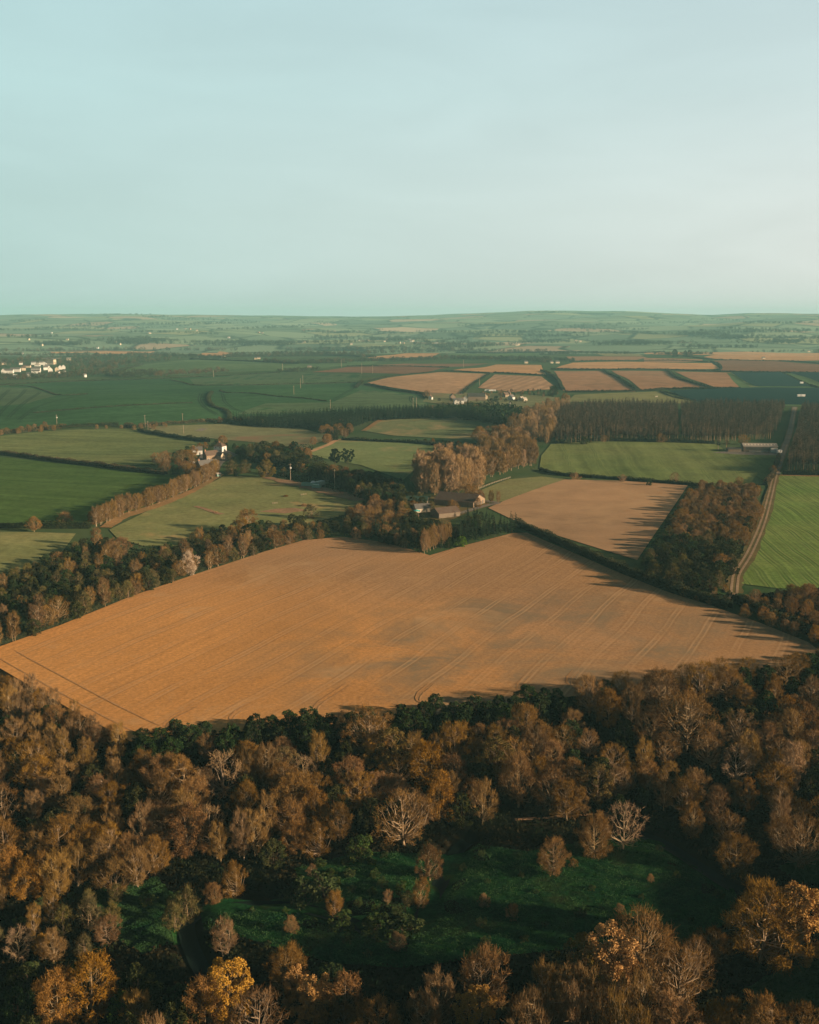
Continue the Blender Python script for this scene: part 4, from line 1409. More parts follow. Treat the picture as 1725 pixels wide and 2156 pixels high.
# village at the left edge
VG = "houses of the white village"
VIL = [  # px, py, w, d, h, hr, yaw, wall, roof, phrase
    (8, 786, 10, 8, 6, 4, 100, WALL_WHITE, ROOF_SLATE, "white gable-end village house at the left end of the long terrace"),
    (18, 786, 20, 8, 6, 3.5, 6, WALL_WHITE, ROOF_SLATE, "left half of the long white village terrace"),
    (33, 783, 20, 8, 6, 3.5, 6, WALL_WHITE, ROOF_SLATE, "right half of the long white village terrace"),
    (50, 780, 9, 8, 6, 3, 20, WALL_CREAM, ROOF_BROWN, "cream village house between terrace and lower white row"),
    (76, 786, 17, 8, 5, 3, 6, WALL_WHITE, ROOF_SLATE, "low white village row in front of the grey roofs"),
    (76, 782, 19, 8, 6, 3.5, 6, WALL_WHITE, ROOF_SLATE, "grey roofed village row behind the low white row"),
    (106, 784, 11, 9, 7, 4.5, 112, WALL_WHITE, ROOF_SLATE, "big bright white village gable, nearest of the steep gables"),
    (120, 782, 10, 8, 6, 4, 108, WALL_CREAM, ROOF_SLATE, "cream steep village gable right of the big white gable"),
    (127, 778, 10, 8, 6, 4, 108, WALL_WHITE, ROOF_SLATE, "white steep village gable, second from the right"),
    (134, 777, 10, 8, 6, 4, 108, WALL_WHITE, ROOF_SLATE, "white steep village gable, rightmost of the row"),
    (96, 779, 10, 8, 6, 4, 30, WALL_WHITE, ROOF_SLATE, "white village house with dark roof slope left of the big gable"),
    (100, 776, 9, 8, 6, 4, 30, WALL_WHITE, ROOF_SLATE, "dark roofed village house behind the big white gable"),
    (95, 770, 9, 8, 6, 4, 100, WALL_WHITE, ROOF_SLATE, "white gabled village house under the big pale hall"),
    (71, 768, 11, 8, 6, 3, 10, WALL_WHITE, ROOF_SLATE, "white village house left of the grey pyramid roof"),
    (79, 771, 12, 11, 3, 6, 8, WALL_WHITE, ROOF_SHEET, "village house under a tall grey pyramid roof"),
    (87, 768, 10, 8, 6, 3.5, 12, WALL_WHITE, ROOF_SLATE, "white village house right of the grey pyramid roof"),
    (57, 774, 17, 8, 4, 2.5, 4, WALL_CREAM, ROOF_BROWN, "long cream bungalow behind the village terrace"),
    (44, 768, 8, 7, 5, 3, 15, WALL_WHITE, ROOF_BROWN, "lone white village house among trees behind the terrace"),
    (8, 768, 12, 8, 4, 3, 15, WALL_CREAM, ROOF_BROWN, "reddish cream village house at the photo's left edge"),
    (33, 795, 8, 5, 4, 2, 15, WALL_WHITE, PLASTIC, "little white village hut in the trees below the terrace"),
    (60, 793, 7, 6, 5, 3, 50, WALL_WHITE, ROOF_SLATE, "small white village house in the trees below the low row"),
    (124, 787, 4, 4, 5, 2, 50, WALL_WHITE, ROOF_SLATE, "tiny white house in the trees, left one below the cream gable"),
    (136, 788, 5, 5, 6, 2, 50, WALL_WHITE, ROOF_SLATE, "tiny cream house in the trees, right one below the cream gable"),
    (179, 794, 5, 5, 5, 2, 50, WALL_WHITE, ROOF_SLATE, "tiny white house at the wheat field hedge, right of the village"),
    (48, 746, 6, 5, 5, 2, 20, WALL_WHITE, ROOF_SLATE, "distant white house among trees above the village"),
]
for (px, py, w, d, h, hr, yaw, wm, rm, lab) in VIL:
    house("village_house", lab, "house", g(px, py), w, d, h, hr, rad(yaw), wm, rm, wins=False, group=VG, door=False, hip=(rm is ROOF_SHEET), clear=max(w, d) * .6)
hall = house("village_hall", "big pale village hall under a wide shallow roof", "hall", g(108, 767), 20, 14, 14, .6, rad(-8), WALL_CREAM, ROOF_SHEET, wins=False, door=False, clear=14)
MB().box((0, 0, 15.2), (46, 18, .5), taper=.9).build("canopy_roof", ROOF_SHEET, hall)
for k in range(6):
    MB().box((-8.2 + k * 3.3, -7.04, 7), (1.4, .08, 9)).build("window", GLASS, hall)
for (px, py, w, lab) in [(545, 756, 14, "white farmhouse with outbuilding on the tree line right of the village"), (538, 757, 9, "low white outbuilding left of the tree-line farmhouse"),
                         (652, 775, 14, "pale farm building in the copse left of the dark ploughed field"), (1162, 765, 10, "small white building at the hedge corner of the orange fields"),
                         (1608, 756, 12, "white farmhouse on the skyline of the orange fields, right of the pines"), (1703, 741, 14, "white house at the right end of the plateau edge"),
                         (1108, 765, 13, "left one of two white sheds on the far hedge"), (1174, 765, 14, "right one of two white sheds on the far hedge")]:
    house("farm_building", lab, "building", g(px, py), w * .7, 6, 4.2, 2.5, rad(8), WALL_CREAM, ROOF_SLATE, wins=False, door=False)

# white dots of farms on the hills
HP = [(205, 734), (145, 759), (88, 728), (142, 716), (108, 702), (243, 722), (252, 726), (170, 724), (373, 694), (390, 693), (400, 694), (415, 697), (310, 700), (316, 703), (545, 701), (552, 702),
      (482, 712), (470, 754), (692, 699), (704, 699), (757, 718), (764, 719), (775, 719), (815, 716), (823, 712), (833, 713), (842, 714), (855, 718), (863, 716), (870, 719), (841, 723),
      (880, 723), (637, 722), (641, 721), (1088, 728), (1092, 727), (755, 699), (1222, 720), (1213, 719), (1438, 720), (866, 720), (740, 726), (810, 720), (850, 724), (920, 724), (60, 716), (640, 697)]
for i, (px, py) in enumerate(HP):
    vil = 735 < px < 930
    house("hill_farm", ("small white house of the hazy valley village" if vil else "isolated white house on the hazy far hills"), "house", g(px, py), 10 if vil else 11, 8, 5, 3,
          rad(float(rng.uniform(-30, 30))), WALL_CREAM if i % 4 else WALL_WHITE, ROOF_SHEET if i % 3 else ROOF_SLATE, wins=False, door=False, group="white houses in the hazy valley" if vil else "white farms on the far hills")

# solar farm
def solar_rows(A, B, C_, D, n, lab, grp):
    """rows of panels between the two side lines A-B (left, near to far) and C-D (right)"""
    A, B, C_, D = [np.array(g(*p)[:2]) for p in (A, B, C_, D)]
    for i in range(n):
        t = (i + .5) / n
        a, b = A + (B - A) * t, C_ + (D - C_) * t
        a = a + (b - a) / np.linalg.norm(b - a) * (i % 2) * 0
        L = np.linalg.norm(b - a)
        e = (b - a) / L
        nrm = np.array([-e[1], e[0]])
        k = max(2, int(L / 30))
        V, F = [], []
        for j in range(k + 1):
            p = a + e * L * j / k
            for s, zz in ((-2.4, .9), (2.4, 2.6)):
                q = p + nrm * s
                z = float(terrain(p[0], p[1])) + zz + .5
                V += [(q[0], q[1], z), (q[0], q[1], z - .12)]
        for j in range(k):
            o = j * 4
            F += [(o, o + 4, o + 6, o + 2), (o + 1, o + 3, o + 7, o + 5), (o, o + 1, o + 5, o + 4), (o + 2, o + 6, o + 7, o + 3)]
        F += [(0, 2, 3, 1), (k * 4, k * 4 + 1, k * 4 + 3, k * 4 + 2)]
        r = bpy.data.objects.new("solar_panel_row", None)
        COL.objects.link(r)
        r.location = (a[0], a[1], float(terrain(*a)))
        ordn = "frontmost row" if i == 0 else ("rearmost row" if i == n - 1 else f"row {i + 1} from the front")
        tag(r, f"dark blue-green solar panel {ordn} of {lab}", "solar panel", grp)
        mb = MB().add([(x - a[0], y - a[1], z - r.location.z) for x, y, z in V], F)
        mb.build("panel", PANEL, r)
        lg = MB()
        for j in range(0, k + 1, 2):
            p = a + e * L * min(j, k) / k - a
            z0 = float(terrain(*(p + a))) - r.location.z
            lg.box((p[0], p[1], z0 + .95), (.15, .15, 2.3))
        lg.build("legs", METAL, r)


solar_rows((1476, 850), (1408, 826), (1800, 855), (1800, 821), 30, "the wide lower solar field", "solar panel rows")
solar_rows((1590, 815), (1541, 787.5), (1706, 815), (1646, 786.5), 24, "the upper left solar field", "solar panel rows")
solar_rows((1745, 816), (1665, 787), (1800, 812), (1800, 786), 22, "the upper right solar field", "solar panel rows")
for (px, py, lab) in [(1683, 839, "left one of two white cabins in the lower solar field"), (1691, 839, "right one of two white cabins in the lower solar field"), (1688, 811, "white cabin at the edge of the upper solar field")]:
    house("cabin", lab, "cabin", g(px, py), 5, 3, 5.2, .5, 0, PLASTIC, PLASTIC, wins=False, door=False, clear=3)


# poles
def pole(px, py, hgt, lab, lamp=False):
    p = g(px, py)
    r = bpy.data.objects.new("utility_pole", None)
    COL.objects.link(r)
    r.location = p
    tag(r, lab, "pole", "utility poles across the fields")
    d = math.hypot(p.x, p.y)
    k = max(.16, d * .00016)
    MB().tube([(0, 0, -.3), (0, 0, hgt)], [k, k * .8], 7).build("post", POLE_WOOD, r)
    MB().box((0, 0, hgt - .6), (2.2, k * .8, k * .8)).build("crossarm", POLE_WOOD, r)
    if lamp:
        MB().box((.3, 0, hgt - 3), (1.0, .8, 1.1)).build("transformer", PLASTIC, r)


for a in [(306, 900, 13, "wooden pole standing at the lane gap above the left green field"), (312, 909, 11, "shorter pole right behind the lane gap hedge"),
          (120, 893, 10, "pole with white transformer on the far left hedge"), (385, 890, 10, "pole above the hedge right of the lane gap"), (387, 914, 9, "pole in the pale rough grass"),
          (612, 1012, 12, "pole with white box in front of the garden trees"), (705, 1029, 13, "pole at the dirt strip right of the containers"),
          (696, 864, 13, "pole at the wheat field's near edge"), (619, 831, 13, "pole pair mate, lower one in the wheat field"), (633, 818, 16, "taller pole by the wheat field hedge"),
          (638, 809, 15, "pole behind the taller wheat field pole"), (595, 780, 15, "pole left of the dark ploughed field"), (762, 787, 20, "tall pale pole on the dark ploughed field"),
          (785, 786, 16, "pole right of the tall pale one on the dark ploughed field"), (719, 774, 18, "pole behind the dark ploughed field's left end"), (976, 774, 18, "pole between the two upper orange fields"),
          (1010, 812, 14, "pole at the track between the tan fields"), (870, 860, 13, "left pole at the wheat field's right end"), (877, 859, 13, "right pole at the wheat field's right end"),
          (450, 795, 14, "pole by the far wheat hedge"), (650, 866, 4, "thin pole")][:-1]:
    pole(*a[:3], a[3], lamp="white" in a[3])


# animals, heaps and paddock gear
def cow(lab, p, yaw, mat, s=1.0):
    me = bpy.data.meshes.new("cow")
    V = [(0, 0, 1.0), (.55, 0, 1.05), (1.0, 0, 1.1), (1.3, 0, 1.35), (1.65, 0, 1.25), (-.55, 0, 1.05), (-.9, 0, 1.05), (-1.02, 0, .6)]
    E = [(0, 1), (1, 2), (2, 3), (3, 4), (0, 5), (5, 6), (6, 7)]
    R = [.40, .40, .30, .20, .13, .38, .28, .05]
    for x, par in ((.75, 1), (-.72, 5)):
        for sy in (-1, 1):
            i = len(V)
            V += [(x, sy * .2, .75), (x + .04, sy * .2, .38), (x - .02, sy * .2, .02)]
            E += [(par, i), (i, i + 1), (i + 1, i + 2)]
            R += [.17, .09, .07]
    me.from_pydata(V, E, [])
    o = link("cow", me, None, p, yaw)
    o.scale = (s, s, s)
    sk = o.modifiers.new("skin", 'SKIN')
    for v, q in zip(me.skin_vertices[0].data if me.skin_vertices else [], R):
        v.radius = (q, q)
    if not me.skin_vertices:
        bm = bmesh.new()
        bm.from_mesh(me)
        ly = bm.verts.layers.skin.verify()
        for v, q in zip(bm.verts, R):
            v[ly].radius = (q, q)
            v[ly].use_root = v.index == 0
        bm.to_mesh(me)
        bm.free()
    o.modifiers.new("sub", 'SUBSURF').levels = 1
    me.materials.append(mat)
    tag(o, lab, "cow")


cow("black cow standing on the pale green slope above the plantation", g(1355, 845), .4, HIDE_DARK, 1.5)
cow("white cow standing on the pale green slope above the plantation", g(1382, 837), .2, HIDE_PALE, 1.5)


def heap(lab, p, rx, h, mat, name="brush_heap", cat="heap"):
    r = np.random.default_rng(int(p[0] * 7) % 999)
    n = 300
    a = r.uniform(0, 6.28, n)
    q = rx * np.sqrt(r.random(n))
    z = h * (1 - (q / rx) ** 2) * r.uniform(.2, 1, n)
    B = np.stack([q * np.cos(a), q * np.sin(a), z], 1)
    V = np.vstack([strips(B, unit(r.normal(size=(n, 3)) * [1, 1, .5] + [0, 0, .25]), r.uniform(.4, 1.2, n), .12, r), leaves(B, .5, r)])
    tag(link(name, mesh_np(name, V, quads_of(V), mat), None, p), lab, cat)


heap("orange brown heap of brushwood at the paddock's lower edge", g(641, 1066), 2.4, 1.8, HEAP_MAT)
heap("dark heap of branches in the middle of the paddock", g(602, 1046), 1.8, 1.3, TWIG_RED)
heap("small pale heap on the trench bank of the paddock", g(455, 1080), 1.6, .7, HEAP_MAT)


def paddock_fence(lab, pts):
    W3 = hit(pts)
    r = bpy.data.objects.new("rail_fence", None)
    COL.objects.link(r)
    r.location = W3[0]
    tag(r, lab, "fence")
    C = spline(W3[:, :2], n=4)
    L = np.concatenate([[0], np.cumsum(np.linalg.norm(np.diff(C, axis=0), axis=1))])
    n = max(2, int(L[-1] / 3.0))
    q = np.stack([np.interp(np.linspace(0, L[-1], n + 1), L, C[:, k]) for k in (0, 1)], 1)
    z = terrain(q[:, 0], q[:, 1])
    P3 = np.stack([q[:, 0], q[:, 1], z], 1) - W3[0]
    for p in P3[:60]:
        MB().box((p[0], p[1], p[2] + .65), (.16, .16, 1.4)).build("post", POLE_WOOD, r)
    for zz in (.55, 1.05):
        MB().tube([(p[0], p[1], p[2] + zz) for p in P3], .06, 4).build("rail", POLE_WOOD, r)


paddock_fence("pale rail fence along the foot of the fawn poplar belt", [(985, 1040), (1010, 1030), (1040, 1018), (1075, 1007)])
paddock_fence("short white rail jump standing in the paddock, right one", [(634, 1044), (645, 1042)])
paddock_fence("short white rail jump standing in the paddock, left one", [(574, 1062), (584, 1061)])
gt = g(1636, 999)
gr_ = bpy.data.objects.new("field_gate", None)
COL.objects.link(gr_)
gr_.location = gt
tag(gr_, "pale field gate across the dirt track beside the hedge corner", "gate")
for sx in (-1, 1):
    MB().box((sx * 2.4, 0, .8), (.35, .35, 1.8)).build("post", WALL_WHITE, gr_)
for k in range(4):
    MB().box((0, 0, .3 + k * .32), (4.4, .1, .12)).build("rail", WALL_WHITE, gr_)


# ---------------------------------------------------------------- hedges
HEDGE_DARK = leaf_mat("hedge_dark", (.022, .038, .018), (.055, .055, .028), .25, .15)
HEDGE_BROWN = leaf_mat("hedge_brown", (.055, .048, .026), (.12, .085, .045), .22, .15)
HEDGE_CORE = flat_mat("hedge_core", (.02, .026, .014), .2, .6, 1, 0)


def hedge(P, w, h, lab, mat=None, dens=1.0, world=False, gaps=0.0):
    mat = mat or HEDGE_DARK
    C = np.asarray(P, float) if world else hit(P)[:, :2]
    C = spline(C, n=10)
    L = np.concatenate([[0], np.cumsum(np.linalg.norm(np.diff(C, axis=0), axis=1))])
    d0 = np.hypot(C[:, 0], C[:, 1]).mean()
    s = max(.42, d0 * .00085)
    n = int(min(16000, max(200, dens * L[-1] * (w + 2 * h) / (s * s) * 1.5)))
    t = rng.uniform(0, L[-1], n)
    x, y = np.interp(t, L, C[:, 0]), np.interp(t, L, C[:, 1])
    dx, dy = np.interp(t + .5, L, C[:, 0]) - np.interp(t - .5, L, C[:, 0]), np.interp(t + .5, L, C[:, 1]) - np.interp(t - .5, L, C[:, 1])
    q = np.hypot(dx, dy) + 1e-9
    # lumpy height along the hedge
    hv = np.interp(t, np.linspace(0, L[-1], max(4, int(L[-1] / 5))), rng.uniform(.7, 1.25, max(4, int(L[-1] / 5))))
    a = rng.uniform(0, math.pi, n)
    k = rng.uniform(.65, 1.05, n)
    off = np.cos(a) * w / 2 * k * (.7 + .3 * hv)
    zz = np.abs(np.sin(a)) ** .7 * h * hv * k
    px, py = x - dy / q * off, y + dx / q * off
    V = np.stack([px, py, terrain(px, py) + zz + .1], 1)
    Vq = leaves(V, s * rng.uniform(.6, 1.5, n), rng, .3)
    o0 = np.array([C[0, 0], C[0, 1], float(terrain(*C[0]))])
    r = bpy.data.objects.new("hedge", None)
    COL.objects.link(r)
    r.location = o0
    tag(r, lab, "hedge", "field hedges")
    link("foliage", mesh_np("foliage", Vq - o0, quads_of(Vq), mat), r)
    m_ = max(2, int(L[-1] / max(4, d0 * .01)))
    tt = np.linspace(0, L[-1], m_ + 1)
    cx, cy = np.interp(tt, L, C[:, 0]), np.interp(tt, L, C[:, 1])
    dd = np.gradient(np.stack([cx, cy], 1), axis=0)
    dd /= np.linalg.norm(dd, axis=1)[:, None] + 1e-9
    rows = []
    for so, zo in ((-.34, -.3), (-.30, .55), (0, .72), (.30, .55), (.34, -.3)):
        X, Y = cx - dd[:, 1] * w * so, cy + dd[:, 0] * w * so
        rows.append(np.stack([X, Y, terrain(X, Y) + zo * h], 1) - o0)
    Vc = np.vstack(rows)
    F = [(a_ * (m_ + 1) + i, a_ * (m_ + 1) + i + 1, (a_ + 1) * (m_ + 1) + i + 1, (a_ + 1) * (m_ + 1) + i) for a_ in range(4) for i in range(m_)]
    link("branches", mesh_np("branches", Vc, np.array(F), HEDGE_CORE), r)
    return r


for P, w, h, lab, mt in [
    ([(-40, 1372), (0, 1357), (130, 1312), (280, 1251), (420, 1203), (560, 1158), (640, 1135)], 2.4, 2.2, "long low hedge along the ploughed field's upper left side", None),
    ([(1088, 1106), (1130, 1124), (1200, 1155), (1300, 1199), (1400, 1240), (1500, 1271), (1538, 1283)], 4.5, 4.0, "thick dark hedge between the ploughed field and the tan field", None),
    ([(1138, 990), (1180, 1001), (1300, 1010), (1400, 1018), (1500, 1026)], 3.0, 2.6, "dark hedge dividing the tan field from the green meadow", None),
    ([(-60, 954), (0, 957), (60, 964), (130, 974), (200, 981), (260, 990), (350, 1000)], 4.2, 3.6, "thick hedge between the two left green meadows", HEDGE_BROWN),
    ([(-60, 1110), (20, 1111), (100, 1112), (190, 1112)], 4.5, 3.6, "dark hedge along the near edge of the left green meadow", None),
    ([(-60, 917), (0, 914), (40, 911), (90, 905), (140, 901)], 5.0, 4.2, "brown hedge at the photo's left edge below the wheat field", HEDGE_BROWN),
    ([(130, 902), (180, 899), (250, 897)], 4.5, 4.0, "dark hedge under the wheat field, left of the lane gap", None),
    ([(264, 900), (275, 901), (286, 902)], 4.5, 4.5, "short hedge right beside the lane gap", HEDGE_BROWN),
    ([(296, 899), (340, 895), (400, 891), (450, 888), (480, 887)], 4.0, 3.4, "hedge right of the lane gap along the wheat field", HEDGE_BROWN),
    ([(292, 909), (320, 914), (360, 921), (400, 927), (440, 931)], 4.2, 4.0, "dark hedge sloping from the lane gap to the white house", None),
    ([(20, 813), (65, 815), (99, 825), (126, 833), (184, 831)], 3.0, 1.8, "bent bank hedge at the wheat field's left end", None),
    ([(70, 871), (110, 867), (190, 860), (306, 853), (405, 849)], 3.0, 1.6, "long grassy bank hedge across the middle of the wheat field", None),
    ([(446, 826), (440, 836), (440, 845), (450, 857), (470, 863), (482, 872), (483, 888)], 6.0, 3.0, "S-shaped dark hedge in the wheat field", None),
    ([(464, 823), (478, 828), (530, 829), (586, 836), (620, 838), (660, 842), (688, 846)], 3.0, 1.8, "winding bank hedge across the wheat field's right half", None),
    ([(360, 801), (385, 806), (408, 812), (460, 812), (520, 812), (586, 810), (680, 808), (749, 806)], 3.2, 1.8, "bank hedge along the wheat field's upper right part", None),
    ([(-40, 814), (60, 808), (160, 803), (250, 801), (340, 798), (430, 794), (510, 790), (590, 785)], 4.0, 2.2, "far hedge on the wheat field's upper edge", None),
    ([(762, 804), (755, 811), (749, 818)], 7.0, 3.0, "short dark hedge at the tip of the tan field", None),
    ([(768, 810), (800, 815), (830, 822), (870, 827), (893, 832), (898, 840)], 5.0, 3.2, "dark hedge under the left tan field", None),
    ([(776, 803), (830, 792), (900, 785), (950, 782), (1030, 786)], 4.0, 2.0, "hedge on the far side of the left tan field", None),
    ([(1030, 788), (1005, 803), (985, 818), (972, 830)], 5.0, 2.2, "hedge track between the two tan fields", None),
    ([(1140, 782), (1160, 790), (1176, 802), (1182, 815), (1186, 822)], 6.0, 4.0, "dark hedge curving between the striped and brown fields", None),
    ([(1272, 780), (1295, 793), (1320, 808), (1344, 822)], 6.0, 3.4, "dark hedge slanting between the first two brown fields", None),
    ([(1405, 780), (1422, 794), (1445, 803), (1466, 809), (1500, 818)], 6.0, 3.4, "dark hedge slanting between the second and third brown fields", None),
    ([(1190, 826), (1260, 826), (1340, 824), (1420, 820), (1500, 819), (1560, 819)], 6.0, 3.2, "long dark hedge along the near ends of the brown fields", None),
    ([(1160, 778), (1270, 779), (1400, 779), (1520, 783), (1640, 785), (1790, 788)], 5.5, 3.2, "long dark hedge along the far ends of the brown fields", None),
    ([(1498, 762), (1512, 767), (1518, 774), (1517, 779)], 6.0, 3.4, "short curved hedge between the orange and dark brown strips", None),
    ([(1040, 785), (1150, 791)], 4.5, 2.4, "hedge between the upper orange and striped fields", None),
    ([(730, 771.5), (850, 772), (945, 774)], 4.5, 2.6, "hedge between the two dark ploughed strips", None),
    ([(1440, 750), (1500, 757), (1600, 760.5), (1680, 762), (1790, 775)], 6.0, 3.0, "dark hedge between orange and dark strips at the right", None),
    ([(1200, 762), (1300, 760), (1400, 759.5), (1490, 762)], 6.0, 2.6, "hedge above the long orange strip", None),
    ([(1645, 786), (1680, 802), (1740, 822)], 6.0, 3.0, "hedge between the two upper solar fields", None),
    ([(1390, 824), (1440, 836), (1470, 846)], 4.0, 2.0, "thin hedge at the left end of the lower solar field", None),
    ([(1390, 815 + 10), (1410, 834), (1440, 842)], 3.0, 1.6, "low hedge on the pale slope above the plantation", None),
    ([(1648, 1000), (1690, 1001), (1800, 1003)], 5.0, 4.2, "clipped dark hedge in front of the right plantation", None),
    ([(1172, 934), (1250, 929), (1350, 930), (1430, 932), (1505, 935)], 5.5, 3.6, "dark hedge along the foot of the plantation", None),
    ([(1612, 1022), (1626, 1005), (1632, 990), (1640, 965)], 3.5, 4.0, "brown hedge beside the dirt track at the meadow's right end", HEDGE_BROWN),
    ([(1545, 1266), (1600, 1290), (1660, 1316), (1720, 1344), (1790, 1376)], 4.0, 3.6, "dark hedge along the ploughed field's right tip", None),
    ([(720, 927), (800, 931), (870, 934), (940, 941)], 3.5, 3.0, "dark hedge between the two pale swards", None),
    ([(960, 743.5), (1100, 743), (1250, 743), (1400, 741.5)], 10.0, 5.0, "dark hedge on the far edge of the plateau", None),
    ([(480, 752), (600, 751), (700, 749), (790, 752)], 10.0, 5.0, "far hedge below the hazy hills, left of the orange field", None),
    ([(235, 793), (240, 785), (300, 768)], 6.0, 3.5, "far hedge beside the copse right of the village", None),
    ([(400, 757), (480, 760), (560, 763), (640, 766), (730, 765)], 8.0, 4.5, "far dark hedge behind the wheat field", None),
]:
    hedge(P, w, h, lab, mt)

# ---------------------------------------------------------------- planting: the wood below the ploughed field
DEFER = []


def mark(kind, px, py, h, label, wide=1.0, var=None, rz=None):
    b = at_top(px, py, h)
    plant(kind, b, h, None, None, label, wide, var=var, rz=rz)
    if b[1] < 330:          # the other trees leave the nearer landmarks in view
        NO_BUILD.append((b[0], b[1] - .75 * h, .5 * h))
        NO_BUILD.append((b[0], b[1], .4 * h))


for a in [
    ('dead', 470, 1583, 12, "gaunt tree with pale forked limbs left of the wood's middle", 1.0, 0),
    ('russet', 392, 1692, 13, "tall bright tan crown above the wood's left lower edge", 1.0),
    ('oak', 776, 1492, 13, "broad russet crown rising over the ploughed field's lower hedge line", 1.05),
    ('gold', 792, 1546, 9, "golden rounded crown just below the broad russet one", 1.0, 0),
    ('russet', 893, 1562, 12, "orange brown crown right of the golden rounded one", .95),
    ('ochre', 1045, 1553, 12, "yellow-green leafy crown standing out in the wood's middle", 1.0, 0),
    ('russet', 926, 1626, 13, "dark russet tree on the edge of a black gap in the wood", .9),
    ('oak', 850, 1664, 14, "large twiggy bare tree with pale side limbs above the clearing", 1.0, 4),
    ('oak', 1094, 1590, 14, "tall narrow brown crown right of the yellow-green leafy one", .72),
    ('oak', 1451, 1462, 17, "huge triangular brown crown in the right half of the wood", 1.15),
    ('oak', 1394, 1412, 13, "wide brown crown on the ploughed field's edge, right half", 1.1),
    ('oak', 1478, 1394, 12, "brown crown overlapping the ploughed field at its right half", 1.0),
    ('dead', 1495, 1416, 9, "stag-headed tree with one white broken limb", .9, 0),
    ('oak', 1244, 1424, 12, "rounded brown crown on the field edge right of the centre", .95),
    ('russet', 1577, 1638, 9, "small glowing orange tree above the right end of the clearing", .85),
    ('poplar', 1672, 1562, 14, "pale fawn tree near the photo's right edge in the wood", 1.2),
    ('ash', 1584, 1560, 10, "pale topped slender tree above the small orange one", 1.2),
    ('oak', 61, 1560, 11, "bright rounded brown crown at the wood's left end", 1.0),
    ('ever', 645, 1505, 9, "dark green crown on the field edge left of the broad russet one", 1.1),
    # around the clearing
    ('oak', 1168, 1766, 9, "round bare tree standing alone at the clearing's upper middle", .85),
    ('oak', 1254, 1715, 11, "bare tree with thick ivy-clad trunks at the clearing's upper edge", .9),
    ('dead', 1316, 1690, 12, "open-branched bare tree behind the ivy-clad one", .8, 1),
    ('oak', 1689, 1718, 13, "solitary wide bare tree near the right edge above the clearing", .9),
    ('redbare', 1553, 1758, 10, "thin reddish bare tree beside the stream's right bend", .9),
    ('oak', 906, 1782, 8.5, "round bare tree on the stream bank in the middle of the clearing", .75),
    ('redbare', 888, 1850, 7, "scrubby reddish tree just below the round bare stream-bank tree", .7),
    ('redbare', 705, 1878, 5.5, "small pinkish bare tree alone on the stream's inner bend", .9),
    ('greenbush', 760, 1756, 6, "rounded dark green bush at the wood's foot", .8),
    ('redbare', 490, 1815, 8, "vase-shaped pinkish bare tree at the clearing's left top", .7),
    ('green', 391, 1868, 8, "yellowish green tree above the stream's left bend", .75),
    ('green', 366, 1902, 6, "lower yellowish green tree by the stream's left bend", .8),
    ('redbare', 448, 1860, 5, "low reddish bush right of the yellowish green tree", .9),
    ('dead', 37, 1952, 7, "small white-limbed dead tree at the photo's left edge", .9, 0),
    ('ash', 108, 1960, 7, "pale fan-shaped bare tree right of the white-limbed dead one", 1.2),
    ('green', 187, 1890, 7, "olive bushy tree left of the dark hollow", .85),
    ('green', 130, 1910, 6, "second olive bushy tree left of the dark hollow, shorter", .8),
    ('ash', 68, 1905, 7, "thin olive-brown tree over the white-limbed dead one", .9),
    ('greenbush', 680, 1836, 6, "loose green bush inside the stream's loop, left", 1.0),
    ('greenbush', 640, 1850, 6, "loose green bush left of the stream's loop", 1.0),
    ('greenbush', 795, 1930, 5, "willow scrub at the lowest point of the stream's loop, left", 1.2),
    ('greenbush', 850, 1925, 5, "willow scrub at the lowest point of the stream's loop, right", 1.2),
    ('greenbush', 720, 1980 - 60, 4, "low green scrub beside the pinkish bare tree", 1.2),
    ('ash', 470, 1935, 8, "grey ghostly bare tree on the left meadow of the clearing", 1.1),
    # nearest trees
    ('gold', 476, 2024, 12, "glowing golden crown in the lower left foreground", 1.0, 1),
    ('russet', 425, 2062, 11, "tan crown just left below the golden foreground one", .9),
    ('russet', 184, 2012, 13, "dim russet crown in the dark lower left corner", .95),
    ('russet', 112, 2045, 12, "second dim russet crown in the dark lower left corner", .9),
    ('lime', 251, 2085, 6, "lone bright green bush in the dark lower left corner", .9),
    ('oak', 603, 1996, 10, "grey-brown crown behind the orange crowns at the bottom", .9),
    ('gold', 622, 2036, 8, "small orange crown left of the foreground pair", .9, 0),
    ('gold', 660, 2058, 10, "ragged orange crown, left of the foreground pair", .85, 1),
    ('russet', 722, 2052, 11, "orange brown crown, right of the foreground pair", .9),
    ('ever', 692, 2026, 8, "dark rounded crown between the orange foreground crowns", .9),
    ('ash', 895, 2096, 11, "pale fan-shaped bare tree at the bottom centre", 1.1),
    ('redbare', 1018, 2002, 12, "dark reddish crown below the clearing, right of centre", .9),
    ('gold', 1004, 2074, 12, "thin golden-leaved tree at the bottom centre", .7, 0),
    ('gold', 1285, 1954, 15, "largest golden crown in the lower right foreground", .95, 1),
    ('ochre', 1228, 1972, 13, "olive shaded crown on the left flank of the largest golden one", .8, 1),
    ('oak', 1364, 1928, 16, "large brown crown right of the largest golden one", .95),
    ('oak', 1614, 1868, 16, "great domed bare tree at the lower right", 1.05),
    ('gold', 1686, 1862, 16, "orange domed crown behind the great bare tree", .9, 0),
    ('redbare', 1509, 2116, 9, "small brown tree, left one along the bottom right meadow", .85),
    ('redbare', 1545, 2106, 9, "small brown tree, second along the bottom right meadow", .8),
    ('redbare', 1612, 2100, 11, "small brown tree, third along the bottom right meadow", .8),
    ('redbare', 1692, 2116, 9, "small brown tree, fourth along the bottom right meadow", .9),
]:
    mark(*a)
